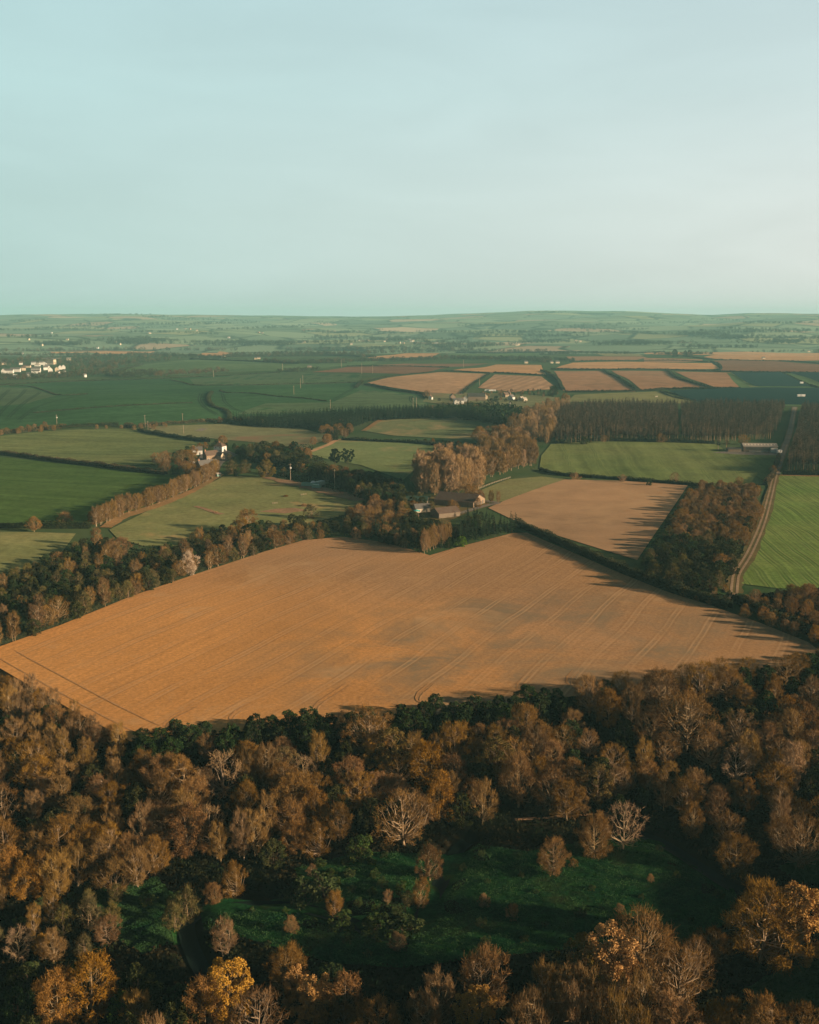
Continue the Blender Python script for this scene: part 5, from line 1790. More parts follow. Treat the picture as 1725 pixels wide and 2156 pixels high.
for i, (px, py) in enumerate([(1150, 2024), (1185, 2030), (1216, 2040), (1248, 2052), (1282, 2056), (1318, 2052), (1352, 2060), (1175, 2085), (1215, 2092), (1262, 2098), (1305, 2105), (1345, 2110)]):
    plant('ash', at_top(px, py, 13), 13 * float(rng.uniform(.9, 1.1)), "screen below the largest golden crown", "bare screen trees in the foreground", wide=.8)

MIX = {'oak': 1.6, 'crown': 3.0, 'ash': 2.2, 'redbare': 1.2, 'thicket': 1.2, 'russet': .9, 'ever': .7, 'yew': 1.6, 'dead': .2, 'ochre': .12}
edge = [(270, 1556), (400, 1542), (500, 1530), (600, 1518), (700, 1512), (800, 1500), (900, 1492), (1000, 1482), (1100, 1468), (1200, 1452)]
fill([(280, 1520), (400, 1508), (600, 1488), (800, 1470), (1000, 1450), (1200, 1424), (1200, 1455), (1000, 1480), (800, 1500), (600, 1520), (400, 1538), (280, 1548)], 10, 4.2,
     {'ever': 6, 'thicket': 1}, "field edge of the big wood", "dark green trees on the field edge", 60, keep_off=('big',))
fill([(1200, 1430), (1400, 1404), (1560, 1390), (1700, 1372), (1765, 1350), (1765, 1400), (1600, 1420), (1400, 1435), (1200, 1460)], 9, 5.0, {'ever': 3, 'oak': 2, 'redbare': 1},
     "right field edge of the big wood", "trees on the right field edge", 40, keep_off=('big',))
fill([(-40, 1405), (60, 1428), (140, 1470), (220, 1518), (270, 1540), (230, 1590), (100, 1570), (-40, 1560)], 8, 4.6, {'ash': 4, 'redbare': 2, 'ever': 1, 'bush': 1.0},
     "wood's upper left end", "slender trees at the wood's upper left end", 64, keep_off=('big',))
fill([(-60, 1540), (100, 1560), (270, 1580), (400, 1580), (520, 1570), (520, 1740), (430, 1770), (330, 1790), (150, 1820), (-60, 1820)], 9.8, 4.9, MIX, "left part of big wood", "trees of the big wood, left part", 170)
fill([(520, 1560), (700, 1545), (900, 1525), (1080, 1510), (1080, 1660), (960, 1680), (880, 1700), (760, 1700), (640, 1740), (520, 1760)], 9.8, 5.2, MIX, "middle of the big wood", "trees of the big wood, middle", 120)
fill([(1080, 1490), (1250, 1470), (1450, 1450), (1600, 1440), (1780, 1420), (1780, 1640), (1650, 1660), (1560, 1650), (1400, 1650), (1250, 1660), (1080, 1660)], 10, 5.3, MIX,
     "right part of the big wood", "trees of the big wood, right part", 160)
fill([(1440, 1650), (1560, 1650), (1780, 1640), (1780, 1740), (1600, 1720), (1460, 1710)], 10, 8, {'oak': 2, 'redbare': 2, 'ash': 1}, "slope above the clearing's right end", "trees above the clearing's right end", 18)
fill([(-40, 1850), (80, 1840), (200, 1850), (330, 1840), (400, 1850), (240, 1880), (240, 1960), (120, 2000), (-40, 2000)], 6, 5.5, {'green': 3, 'redbare': 1.5, 'greenbush': 2, 'ash': 1},
     "scrub left of the clearing", "scrub left of the clearing", 34)
fill([(-80, 2005), (60, 2015), (250, 2015), (390, 2045), (420, 2140), (400, 2320), (-120, 2320)], 10, 5.5, {'dense': 4, 'ever': 3, 'thicket': .8, 'ash': .5}, "dark corner at the bottom left", "trees of the dark bottom corner", 50)  # dark-leaved kinds picked to stand in for the shade lying here
fill([(-60, 2010), (60, 2020), (250, 2010), (400, 2030), (520, 2070), (640, 2080), (800, 2070), (980, 2060), (1150, 2040), (1420, 1980), (1450, 2060), (1500, 2200), (1000, 2330), (0, 2330), (-80, 2200)],
     11.5, 8.0, {'oak': 1.6, 'ash': 3, 'redbare': 1.4, 'ever': 1.8, 'dense': 2, 'russet': .5, 'ochre': .15}, "near wood at the bottom", "trees of the near wood", 100)
fill([(1440, 1945), (1600, 1930), (1790, 1930), (1790, 1955), (1600, 1965), (1470, 1990)], 9, 7.5, {'oak': 2, 'redbare': 1, 'ever': 1}, "hollow under great domed tree", "trees by the great domed tree", 8)

fill([(640, 1830), (760, 1800), (900, 1800), (910, 1880), (870, 1930), (780, 1945), (690, 1900)], 4.5, 4.0, {'greenbush': 4, 'thicket': 1, 'green': 1}, "scrub inside the stream's loop", "scrub on the clearing", 30, canopy=False)
fill([(960, 1800), (1110, 1800), (1250, 1775), (1400, 1790), (1540, 1880), (1450, 1975), (1250, 1985), (1000, 2000)], 3.6, 6.5, {'greenbush': 4, 'thicket': 1}, "open glade right of the stream", "scrub on the clearing", 26, canopy=False, hv=.4)
fill([(440, 1905), (560, 1905), (700, 1950), (900, 1990), (850, 2020), (640, 2010), (460, 1970)], 3.6, 6.0, {'greenbush': 4, 'thicket': 1}, "open glade left of the stream", "scrub on the clearing", 16, canopy=False, hv=.4)
fill([(1780, 1400), (1980, 1380), (2000, 1640), (1780, 1640)], 8, 9, {'thicket': 2, 'crown': 2, 'yew': 2, 'ash': 1}, "hillside right of the big wood", "trees on the hillside right of the big wood", 50)

# ---------------------------------------------------------------- the belt along the ploughed field's left side
mark('blossom', 396, 1162, 10.5, "white blossoming tree in the belt beside the ploughed field", 1.0)
mark('oak', 120, 1255, 10, "pale brown crown in the belt near the photo's left edge", 1.0)
mark('redbare', 250, 1132, 9, "wide reddish brown crown at the foot of the lane trees", 1.35)
mark('ever', 530, 1100, 10, "dark green crown at the paddock's lower right corner", 1.25)
mark('oak', 518, 1072, 12, "pale pinkish crown behind the dark green one at the paddock corner", 1.1)
mark('green', 655, 1062, 8, "dark round tree at the paddock's lower edge, left of the pair", 1.2)
mark('oak', 70, 1100 - 12, 8, "round brown tree in the hedge of the left green meadow", 1.0)
mark('bush', 134, 1078, 6, "round pinkish bush in the hedge corner of the left green meadow", 1.1)
BELT = {'oak': 1.2, 'redbare': 1.2, 'thicket': 2, 'ash': 2.6, 'ever': 1.4, 'yew': 2.8, 'green': 3, 'ochre': .4}
fill([(-60, 1330), (0, 1308), (100, 1270), (200, 1235), (300, 1200), (420, 1158), (540, 1118), (640, 1100), (640, 1128), (540, 1150), (420, 1186), (300, 1232), (200, 1268), (100, 1302), (0, 1336), (-60, 1355)], 9.5, 4.3, BELT,
     "belt beside the ploughed field", "trees of the belt beside the ploughed field", 140, keep_off=('big',))
fill([(-60, 1225), (0, 1200), (80, 1168), (150, 1135), (185, 1118), (225, 1122), (260, 1150), (300, 1155), (340, 1140), (420, 1108), (480, 1095), (420, 1150), (300, 1195), (200, 1230), (100, 1262), (-60, 1310)], 8, 4.3,
     {'ever': 2.2, 'dense': 3.4, 'green': 2, 'thicket': .8, 'ash': .6}, "dark hollow behind the belt", "trees in the dark hollow behind the belt", 170, keep_off=('pasture', 'left_b'))
fill([(420, 1115), (500, 1085), (600, 1080), (680, 1085), (760, 1080), (860, 1090), (900, 1115), (860, 1140), (760, 1125), (640, 1120), (540, 1128)], 8, 5.2, {'thicket': 2.6, 'green': 2, 'dense': 3.5, 'ever': .8, 'oak': .4},
     "thicket above the ploughed field's top", "trees of the thicket above the ploughed field", 60, keep_off=('big', 'pasture'))

# trees along the lane
lane_pts = spline(hit([(205, 1108), (262, 1084), (330, 1062), (380, 1040), (420, 1022), (462, 996)])[:, :2], n=20)
LL = np.concatenate([[0], np.cumsum(np.linalg.norm(np.diff(lane_pts, axis=0), axis=1))])
k = 0
for t in np.arange(0, LL[-1], 4.6):
    q = np.array([np.interp(t, LL, lane_pts[:, j]) for j in (0, 1)]) + rng.normal(0, .8, 2)
    plant('ash', (q[0], q[1], float(terrain(*q))), float(rng.uniform(9, 12)), "lane row to the white house", "row of lane trees", wide=float(rng.uniform(.85, 1.05)))
for t in np.arange(3, LL[-1], 9.0):
    q = np.array([np.interp(t, LL, lane_pts[:, j]) for j in (0, 1)]) + np.array([-4.5, 2.5]) + rng.normal(0, .8, 2)
    plant('redbare', (q[0], q[1], float(terrain(*q))), float(rng.uniform(7, 10)), "back of the lane row", "row of lane trees")

# gardens of the lane houses
mark('ochre', 383, 946, 13, "ochre garden tree left of the slate-roofed house", 1.15)
mark('oak', 345, 952, 12, "brown garden tree at the meadow's corner, leftmost by the houses", 1.2)
mark('green', 487, 972, 9, "green-gold garden tree right of the slate-roofed house", 1.4)
mark('green', 515, 970, 9, "second green-gold garden tree right of the slate-roofed house", 1.3)
mark('ochre', 560, 967, 13, "big olive and orange garden tree at the paddock's top", 1.25)
mark('redbare', 468, 917, 9, "pinkish bare tree behind the white house", 1.3)
fill([(310, 965), (345, 945), (400, 925), (430, 930), (412, 948), (400, 990), (375, 1005), (330, 1000)], 9, 6, {'redbare': 3, 'oak': 2, 'ever': 1.5}, "garden left of the lane houses", "garden trees of the lane houses", 22, keep_off=('left_a', 'left_b'))
fill([(480, 950), (520, 945), (580, 960), (600, 985), (560, 1000), (480, 990)], 7, 7, {'ever': 3, 'green': 2}, "garden right of the lane houses", "garden trees of the lane houses", 14, keep_off=('pasture',))
fill([(415, 922), (470, 926), (505, 930), (500, 945), (480, 944), (430, 936)], 6, 6, {'ever': 3, 'redbare': 1}, "hedge behind the white house", "garden trees of the lane houses", 10)

# the dark wood in the middle
mark('pine', 706, 945, 15, "left one of the two dark pines above the hollow", .85, var=0)
mark('pine', 732, 944, 15, "right one of the two dark pines above the hollow", .85, var=1)
mark('pine', 620, 928, 13, "dark pine rising from the wood right of the white house", .8)
mark('russet', 790, 1040, 9, "small russet tree by the farm's left side", 1.0)
fill([(505, 935), (540, 925), (600, 930), (650, 940), (650, 975), (700, 975), (760, 985), (820, 1000), (850, 1020), (850, 1042), (780, 1026), (720, 1000), (662, 975), (600, 958), (520, 945)], 11, 4.8,
     {'ever': 2, 'yew': 5, 'thicket': 1.0, 'redbare': .6, 'green': 1.2}, "dark wood beside the paddock", "trees of the dark middle wood", 160, keep_off=('sward_b', 'pasture', 'rough'))
fill([(720, 1060), (780, 1050), (850, 1040), (860, 1075), (840, 1090), (760, 1085)], 9, 5.2, {'thicket': 3, 'oak': 2, 'green': 2}, "thicket left of the farm", "trees left of the farm", 36, keep_off=('big', 'pasture'))
fill([(640, 905), (720, 880), (745, 895), (715, 915), (690, 922), (640, 918)], 9, 6.0, {'yew': 3.5, 'redbare': 1.2, 'oak': .7}, "copse left of the far sward", "trees of the copse left of the far sward", 34, keep_off=('sward_mix', 'sward_b', 'rough'))
fill([(725, 915), (800, 917), (900, 922), (1010, 930), (1050, 922), (1050, 936), (950, 937), (800, 928)], 6.5, 5.2, {'yew': 3, 'ever': 1, 'redbare': .8, 'green': 1.2}, "tree line between the two swards", "trees between the two swards", 40, keep_off=('sward_mix', 'sward_b'))

# poplars and the pale winding belt
fill([(876, 972), (900, 950), (940, 942), (985, 942), (1004, 950), (1010, 968), (970, 976), (900, 982)], 23, 3.5, {'poplar': 1}, "poplar clump behind the farm", "poplars behind the farm", 46, hv=.14, keep_off=('sward_b',))
fill([(1005, 952), (1040, 936), (1080, 926), (1120, 930), (1130, 945), (1090, 952), (1060, 962), (1010, 972)], 15, 4.4, {'ash': 4, 'poplar': 1, 'oak': 1}, "fawn belt right of the poplars", "trees of the fawn belt", 70, hv=.15, keep_off=('paleg', 'green_right'))
fill([(1010, 905), (1060, 900), (1090, 895), (1130, 920), (1090, 925), (1040, 930), (1010, 935)], 14, 5.5, {'poplar': 3, 'oak': 1.5, 'ash': 2}, "fawn belt's near bend", "trees of the fawn belt", 40, hv=.18, keep_off=('sward_mix',))
fill([(1075, 885), (1110, 862), (1150, 846), (1190, 832), (1205, 832), (1165, 862), (1170, 890), (1158, 902), (1125, 898), (1088, 895)], 17, 6.0, {'poplar': 4, 'ash': 1}, "fawn belt's far bend", "trees of the fawn belt", 60, hv=.15)

# farm corner: slim trunks, spruces and garden trees
for i in range(9):
    q = g(893 + i * 6.5 + float(rng.uniform(-2, 2)), 1166 - i * 2.4 + float(rng.uniform(-3, 1)))
    plant('ash', q, float(rng.uniform(10.5, 12.5)), "pale-trunk stand at the field notch", "thin pale trunks at the field notch", wide=.62, var=0)
mark('russet', 935, 1108, 9, "rounded brown crown over the thin pale trunks", 1.0)
mark('lime', 972, 1128, 5.5, "bright green bush at the field notch, right of the pale trunks", 1.0)
mark('oak', 953, 1053, 8, "brown tree between the two farm barns", 1.0)
mark('green', 907, 1055, 6, "olive tree left of the big stone-gabled barn", 1.0)
mark('ash', 1035, 1032, 8, "small tree alone at the tan field's left corner", .9)
mark('ash', 1050, 1033, 8, "second small tree at the tan field's left corner", .7)
fill([(985, 1020), (1010, 1022), (1020, 1045), (1000, 1050), (985, 1040)], 7, 5, {'redbare': 2, 'oak': 1}, "yard behind the big barn", "trees behind the big barn", 8)
fill([(960, 1098), (990, 1094), (1030, 1090), (1085, 1080), (1090, 1096), (1040, 1108), (990, 1122), (965, 1114)], 9, 3.3, {'conifer': 1}, "spruce screen below the farm", "spruces of the farm screen", 64, keep_off=('big', 'tan'))
fill([(975, 1068), (1010, 1066), (1040, 1075), (1035, 1086), (990, 1080)], 6, 4.2, {'conifer': 2, 'ever': 1}, "spruce screen beside the big barn", "spruces of the farm screen", 16, keep_off=('big', 'tan'))
fill([(780, 1090), (840, 1085), (880, 1090), (900, 1105), (895, 1135), (860, 1132), (800, 1115)], 9, 4.2, {'conifer': 3, 'yew': 2}, "spruces left of the field notch", "spruces left of the field notch", 46, keep_off=('big',))
fill([(905, 1100), (940, 1098), (960, 1105), (955, 1130), (915, 1135)], 7, 4.4, {'ever': 3, 'conifer': 2, 'redbare': 1}, "shade behind the thin pale trunks", "trees at the field notch", 14, keep_off=('big',))

fill([(845, 1066), (880, 1078), (925, 1095), (960, 1098), (985, 1080), (1005, 1082), (990, 1104), (940, 1108), (880, 1098), (845, 1086)], 8, 3.2, {'yew': 3, 'conifer': 3, 'ever': 1}, "dark screen before the farm", "trees hiding the farm", 70, keep_off=('big', 'tan'))
fill([(840, 1030), (870, 1030), (900, 1036), (890, 1050), (850, 1056)], 8, 4.5, {'yew': 3, 'green': 1, 'redbare': 1}, "trees behind the farm sheds", "trees hiding the farm", 20)
# copse between tan field and dirt track, and the scrub at the right edge
CP = [(1350, 1170), (1400, 1092), (1455, 1024), (1480, 1010), (1560, 1008), (1600, 1016), (1602, 1060), (1575, 1130), (1545, 1190), (1520, 1225), (1440, 1212)]
fill([(1410, 1085), (1455, 1026), (1480, 1008), (1560, 1006), (1602, 1014), (1602, 1060), (1575, 1125), (1500, 1110), (1440, 1120)], 7.5, 3.7, {'thicket': 5, 'redbare': 3, 'bush': 2.5, 'yew': .8}, "brown copse beside the dirt track", "trees of the brown copse", 210,
     keep_off=('tan', 'green_right', 'green_stripe'))
fill([(1352, 1168), (1410, 1090), (1440, 1110), (1500, 1112), (1560, 1130), (1540, 1185), (1490, 1210), (1430, 1206)], 10, 5.2, {'dense': 4, 'ever': 2, 'green': 2, 'redbare': .6}, "dark lower end of the copse", "dark trees of the copse", 60, keep_off=('tan',))
fill([(1400, 1205), (1530, 1215), (1550, 1240), (1500, 1255), (1440, 1235)], 5, 5, {'bush': 4, 'greenbush': 2}, "foot of the copse", "bushes at the copse's foot", 24, keep_off=('big',))
fill([(1560, 1245), (1640, 1232), (1790, 1222), (1960, 1215), (1960, 1400), (1790, 1372), (1700, 1340), (1600, 1298), (1560, 1275)], 6.5, 5.0, {'thicket': 4, 'oak': 2, 'bush': 2, 'russet': 1.2}, "brown scrub at the right edge", "brown scrub at the right edge", 150, keep_off=('big', 'green_stripe'))
mark('bush', 1512 - 120, 913, 8, "round orange-brown bush at the plantation's foot", 1.0)
mark('oak', 1272, 916, 7, "small brown tree at the plantation's foot, left part", 1.0)
mark('greenbush', 1228, 919, 7, "green bush at the plantation's foot, left part", 1.0)
mark('larch', 1531, 916, 14, "brown pointed tree left of the cattle barn, taller one", 1.6)
mark('larch', 1514, 918, 13, "dark pointed tree left of the cattle barn", 1.8)
mark('oak', 1566, 915, 9, "brown round tree behind the cattle barn", 1.2)
mark('redbare', 1629, 980, 6, "small orange-brown tree on the track corner", 1.0)
mark('oak', 1312, 998, 6, "pinkish bare tree in the hedge of the green meadow, left", 1.1)
mark('oak', 1422, 994, 8, "pinkish bare tree in the hedge of the green meadow, middle", 1.1)
mark('oak', 1428 + 130, 1003, 6, "pinkish bare tree in the hedge of the green meadow, right", 1.1)
mark('ever', 1368, 1007, 5, "dark bush in the hedge of the green meadow", 1.0)
mark('bush', 1212, 995, 5, "brown bush in the hedge of the green meadow, left end", 1.2)

# hamlet trees
mark('oak', 899, 822, 11, "round bare tree at the hamlet's left end", 1.0)
mark('ever', 1035, 838, 8, "dark garden tree right of the cream gabled house", 1.0)
mark('ever', 1045, 833, 8, "dark tree at the foot of the hedge track", 1.0)
mark('ever', 1165, 812, 14, "big dark tree where hamlet and fawn belt meet", 1.3)
fill([(900, 850), (960, 856), (1040, 856), (1150, 850), (1190, 846), (1150, 866), (1050, 880), (960, 872), (900, 864)], 10, 8.0, {'thicket': 2.5, 'dense': 4, 'oak': 1}, "trees below the hamlet", "trees round the hamlet", 110, keep_off=('sward_mix',))
fill([(1000, 822), (1080, 818), (1165, 815), (1190, 830), (1100, 828), (1010, 828)], 6, 8, {'thicket': 3, 'oak': 1, 'ever': 1}, "hedge trees above the hamlet", "trees round the hamlet", 34, keep_off=('far_striped', 'far_tan', 'far_brown'))
fill([(905, 826), (960, 832), (1000, 828), (1100, 830), (1120, 842), (1000, 848), (930, 848)], 6, 10, {'green': 2, 'yew': 3, 'redbare': 1}, "gardens of the hamlet", "trees round the hamlet", 26)
# pines on the skyline
mark('ever', 1422, 735, 24, "left one of the dark trees on the plateau skyline", 1.0)
mark('ever', 1444, 737, 20, "middle one of the dark trees on the plateau skyline, slim", .7)
mark('ever', 1453, 736, 22, "right one of the dark trees on the plateau skyline", .9)

# brown hedgerow trees on the left
fill([(-40, 895), (20, 895), (90, 885), (130, 885), (130, 900), (60, 908), (-40, 914)], 8, 6, {'thicket': 3, 'bush': 2}, "left hedge below the wheat", "brown trees in the left hedge", 22, keep_off=('left_a',))
fill([(180, 893), (260, 889), (350, 884), (350, 892), (180, 900)], 6, 9, {'thicket': 3, 'ever': 1}, "hedge under the wheat field", "trees in the hedge under the wheat field", 14, keep_off=('left_a', 'deep_green'))
fill([(440, 880), (500, 872), (620, 890), (620, 905), (480, 893)], 8, 7.5, {'redbare': 2, 'ever': 3}, "left end of spruce strip", "trees at the plantation strip's left end", 26, keep_off=('rough', 'deep_green'))

# ---------------------------------------------------------------- plantations: nearest spruces and larches one by one, the rest as one mass
PL = []
for P, gap, nm, kinds in [
    ([(1166, 934), (1180, 870), (1240, 862), (1330, 862), (1427, 863), (1427, 931), (1300, 930)], 4.0, "left block of the brown plantation", ('larch',)),
    ([(1436, 931), (1434, 863), (1520, 862), (1600, 863), (1652, 864), (1640, 900), (1622, 925), (1500, 932)], 4.0, "middle block of the brown plantation", ('larch',)),
    ([(1655, 996), (1668, 930), (1690, 868), (1800, 866), (1830, 998)], 4.0, "right block of the brown plantation", ('larch',)),
    ([(485, 893), (640, 884), (770, 876), (900, 873), (900, 882), (790, 887), (745, 902), (700, 908), (640, 902), (560, 902)], 3.6, "dark strip below the wheat field", ('conifer',)),
    ([(900, 873), (1000, 870), (1080, 872), (1100, 888), (1070, 905), (1050, 896), (960, 881), (900, 882)], 4.4, "dark strip below the hamlet", ('conifer', 'ever')),
]:
    P = np.asarray(P, float)
    Wp = hit(P)[:, :2]
    mn, mx = Wp.min(0), Wp.max(0)
    X, Y = np.meshgrid(np.arange(mn[0], mx[0], gap), np.arange(mn[1], mx[1], gap))
    q = np.stack([X.ravel(), Y.ravel()], 1)
    q = q + rng.uniform(-.32, .32, q.shape) * gap
    q = q[inside(q, Wp)]
    lane_w = hit(LANE)[:, :2]
    dm = np.full(len(q), 1e9)
    for a, b in zip(lane_w[:-1], lane_w[1:]):
        t = np.clip(((q - a) @ (b - a)) / ((b - a) @ (b - a)), 0, 1)
        dm = np.minimum(dm, np.linalg.norm(q - a - t[:, None] * (b - a), axis=1))
    q = q[dm > 7]
    for bx, by, br in NO_BUILD:
        q = q[np.hypot(q[:, 0] - bx, q[:, 1] - by) > br]
    for p in q:
        PL.append((p[0], p[1], nm, kinds[0] if rng.random() < .8 else kinds[-1]))
# which ones show: the front ones of each block
by = {}
for p in PL:
    by.setdefault(p[2], []).append(p)
rest = []
QUOTA = {"left block of the brown plantation": 110, "middle block of the brown plantation": 90, "right block of the brown plantation": 90, "dark strip below the wheat field": 100, "dark strip below the hamlet": 50}
for nm, L_ in by.items():
    ang = [math.atan2(p[0], p[1]) for p in L_]
    # front row first: nearest in each narrow sector of view
    lo, hi = min(ang), max(ang)
    nb = max(8, QUOTA[nm] // 3)
    secs = {}
    for p, a in zip(L_, ang):
        secs.setdefault(int((a - lo) / (hi - lo + 1e-9) * nb), []).append(p)
    front = set()
    for s_ in secs.values():
        s_.sort(key=lambda p: p[1])
        front |= set(s_[:3])
    for p in L_:
        hh = float(rng.uniform(10.5, 16.5) * (1 + .13 * math.sin(p[0] / 9) * math.sin(p[1] / 13 + p[0] / 40))) if 'brown' in nm else float(rng.uniform(11, 15))
        if p in front:
            kd = p[3]
            phr = {'larch': "brown-tipped larch in the front ranks of the ", 'conifer': "dark spruce in the front ranks of the ", 'ever': "dark evergreen in the front ranks of the "}[kd]
            plant(kd, (p[0], p[1], float(terrain(p[0], p[1]))), hh if kd != 'ever' else hh * .8, None, "front ranks of the " + nm, phr + nm)
        else:
            rest.append((p[0], p[1], hh, p[3]))


def realise(name, items, lods, label):
    """many plants in one mesh: the plantation's inner ranks, woods and hedgerow trees too far and too many to count"""
    Vs, Ms, F0 = [], [], 0
    mats = []
    idx = []
    for kd, arr in items.items():
        base, mat = lods[kd]
        if mat not in mats:
            mats.append(mat)
        arr = np.asarray(arr)
        a = rng.uniform(0, 6.28, len(arr))
        which = rng.integers(len(base), size=len(arr))
        for bi, bv in enumerate(base):
            sel = which == bi
            A, h = arr[sel], arr[sel, 3]
            if not len(A):
                continue
            ca, sa = np.cos(a[sel]), np.sin(a[sel])
            wd = A[:, 4] if A.shape[1] > 4 else np.ones(len(A))
            x = (bv[None, :, 0] * ca[:, None] - bv[None, :, 1] * sa[:, None]) * (h * wd)[:, None] + A[:, 0:1]
            y = (bv[None, :, 0] * sa[:, None] + bv[None, :, 1] * ca[:, None]) * (h * wd)[:, None] + A[:, 1:2]
            z = bv[None, :, 2] * h[:, None] + A[:, 2:3]
            V = np.stack([x, y, z], -1).reshape(-1, 3)
            Vs.append(V)
            idx.append(np.full(len(V) // 4, mats.index(mat), np.int32))
    V = np.vstack(Vs)
    me = mesh_np(name, V, quads_of(V), None)
    for m_ in mats:
        me.materials.append(m_)
    me.polygons.foreach_set('material_index', np.concatenate(idx))
    o = link(name, me)
    tag(o, label, kind='stuff')
    return o


def lod_conifer(seed, R, tiers=9, per=6, droop=0.0, w=.05, base=.22):
    r = np.random.default_rng(seed)
    V = []
    for i in range(tiers):
        t = (i + r.random() * .6) / tiers
        k = per
        a = r.uniform(0, 6.28) + np.arange(k) * 6.2832 / k + r.normal(0, .3, k)
        D = unit(np.stack([np.cos(a), np.sin(a), np.full(k, droop) + r.normal(0, .2, k)], 1))
        B = np.stack([np.zeros(k), np.zeros(k), np.full(k, base + (1 - base) * t)], 1)
        V.append(strips(B, D, (R * (1 - t) ** .8 + .012) * r.uniform(.7, 1.3, k), w * (1 - .4 * t), r, .45))
    z = np.linspace(0, .9, 2)
    V.append(strips(np.array([[0, 0, 0.], [0, 0, 0]]), np.array([[0, 0, 1.], [0, 0, 1.]]), np.array([.99, .99]), .012, r, .3))
    return np.vstack(V)


def lod_crown(seed, n=60, R=.42, z0=.15, s=.16):
    r = np.random.default_rng(seed)
    d = unit(r.normal(size=(n, 3)))
    C = d * r.uniform(.55, 1.0, (n, 1)) * np.array([R, R, (1 - z0) / 2]) + np.array([0, 0, (1 + z0) / 2])
    V = [leaves(C, s * r.uniform(.6, 1.3, n), r, .3)]
    V.append(strips(np.zeros((2, 3)), np.array([[0, 0, 1.]] * 2), np.array([.5, .5]), .04, r))
    return np.vstack(V)


LOD = {'larch_b': ([lod_conifer(s, .115, 12, 7, .3, .026, .4) for s in (21, 22)], LARCH_B), 'larch_c': ([lod_conifer(s, .135, 12, 7, .3, .026, .4) for s in (23, 24)], LARCH_C), 'larch': ([lod_conifer(s, .125, 12, 7, .3, .026, .4) for s in (1, 2, 3)], LARCH), 'conifer': ([lod_conifer(s, .17, 10, 7, -.2, .05, .15) for s in (4, 5, 6)], NEEDLE),
       'ever': ([lod_crown(s, 70) for s in (7, 8)], LEAF_IVY), 'brown': ([lod_crown(s, 70) for s in (9, 10)], HEDGE_BROWN), 'dark': ([lod_crown(s, 70) for s in (11, 12)], HEDGE_DARK)}
it = {}
for x, y, hh, kd in rest:
    if kd == 'larch':
        kd = ('larch', 'larch_b', 'larch_c')[int(rng.integers(3))]
    it.setdefault(kd, []).append((x, y, float(terrain(x, y)), hh))
realise("plantation", it, LOD, "inner ranks of the brown plantation and the dark spruce strips")

# far woods and hedgerow trees as one mass
it = {'dark': [], 'brown': []}


def scatter_far(P, n, h, kd=None, along=False):
    P = np.asarray(P, float)
    if along:
        L = np.concatenate([[0], np.cumsum(np.linalg.norm(np.diff(P, axis=0), axis=1))])
        t = rng.uniform(0, L[-1], n)
        c = np.stack([np.interp(t, L, P[:, 0]), np.interp(t, L, P[:, 1]) + rng.normal(0, .35, n)], 1)
    else:
        c = rng.uniform(P.min(0), P.max(0), (n * 6, 2))
        c = c[inside(c, P)][:n]
    G = hit(c)
    for p in G:
        if any(math.hypot(p[0] - bx, p[1] - by) < br for bx, by, br in NO_BUILD):
            continue
        k_ = kd or ('dark' if rng.random() < .6 else 'brown')
        it[k_].append((p[0], p[1], p[2] - .3, h * float(rng.uniform(.65, 1.25)), float(rng.uniform(.8, 1.3))))


scatter_far([(-60, 806), (0, 803), (60, 800), (170, 795), (235, 790), (235, 780), (170, 782), (140, 788), (60, 792), (-60, 792)], 260, 9)
scatter_far([(-60, 772), (0, 762), (60, 755), (70, 752), (140, 757), (220, 750), (330, 748), (380, 757), (280, 768), (240, 780), (150, 780), (130, 770), (60, 764), (0, 775), (-60, 785)], 420, 10)
scatter_far([(180, 765), (240, 763), (300, 764), (240, 772), (190, 775)], 60, 10)
scatter_far([(235, 793), (260, 785), (300, 782), (340, 785), (320, 793), (260, 797)], 110, 9, 'dark')
scatter_far([(320, 790), (380, 785), (440, 781), (485, 780), (480, 784), (400, 789), (330, 794)], 90, 9, 'brown')
scatter_far([(-60, 748), (60, 750), (180, 750), (240, 753)], 130, 12, None, True)
scatter_far([(230, 752), (300, 748), (370, 751), (480, 757)], 120, 12, 'dark', True)
scatter_far([(470, 752), (540, 750), (640, 746), (740, 749), (770, 754)], 160, 13, None, True)
scatter_far([(550, 763), (620, 766), (720, 763), (830, 760), (900, 758), (960, 756), (1080, 760), (1160, 764)], 420, 11, None, True)
scatter_far([(560, 752), (640, 749), (760, 746), (900, 742), (1000, 741), (1150, 742)], 200, 13, None, True)
scatter_far([(600, 740), (700, 738), (760, 737), (900, 739), (1000, 740)], 120, 16, None, True)
scatter_far([(1000, 757), (1060, 756), (1140, 757), (1180, 760), (1210, 762)], 170, 10, 'dark', True)
scatter_far([(1138, 748), (1190, 746), (1250, 745), (1330, 746)], 90, 10, 'dark', True)
scatter_far([(1376, 746), (1420, 748), (1500, 746)], 70, 10, 'dark', True)
scatter_far([(580, 783), (620, 780), (660, 777), (680, 779), (640, 784), (590, 786)], 60, 8, 'dark')
scatter_far([(1580, 742), (1640, 741), (1725, 740), (1790, 742)], 60, 9, None, True)
scatter_far([(0, 741), (100, 740), (200, 738.5), (330, 738), (500, 739)], 120, 15, None, True)
for k_ in range(62):        # hedge lines over the hills
    px, py = float(rng.uniform(-80, 1800)), float(rng.uniform(670, 737))
    dx = float(rng.uniform(60, 240))
    sl = float(rng.normal(0, .035))
    scatter_far([(px, py), (px + dx * .5, py + dx * sl * .5 + float(rng.normal(0, 1.5))), (px + dx, py + dx * sl)], int(dx * .35), 13, 'dark', True)
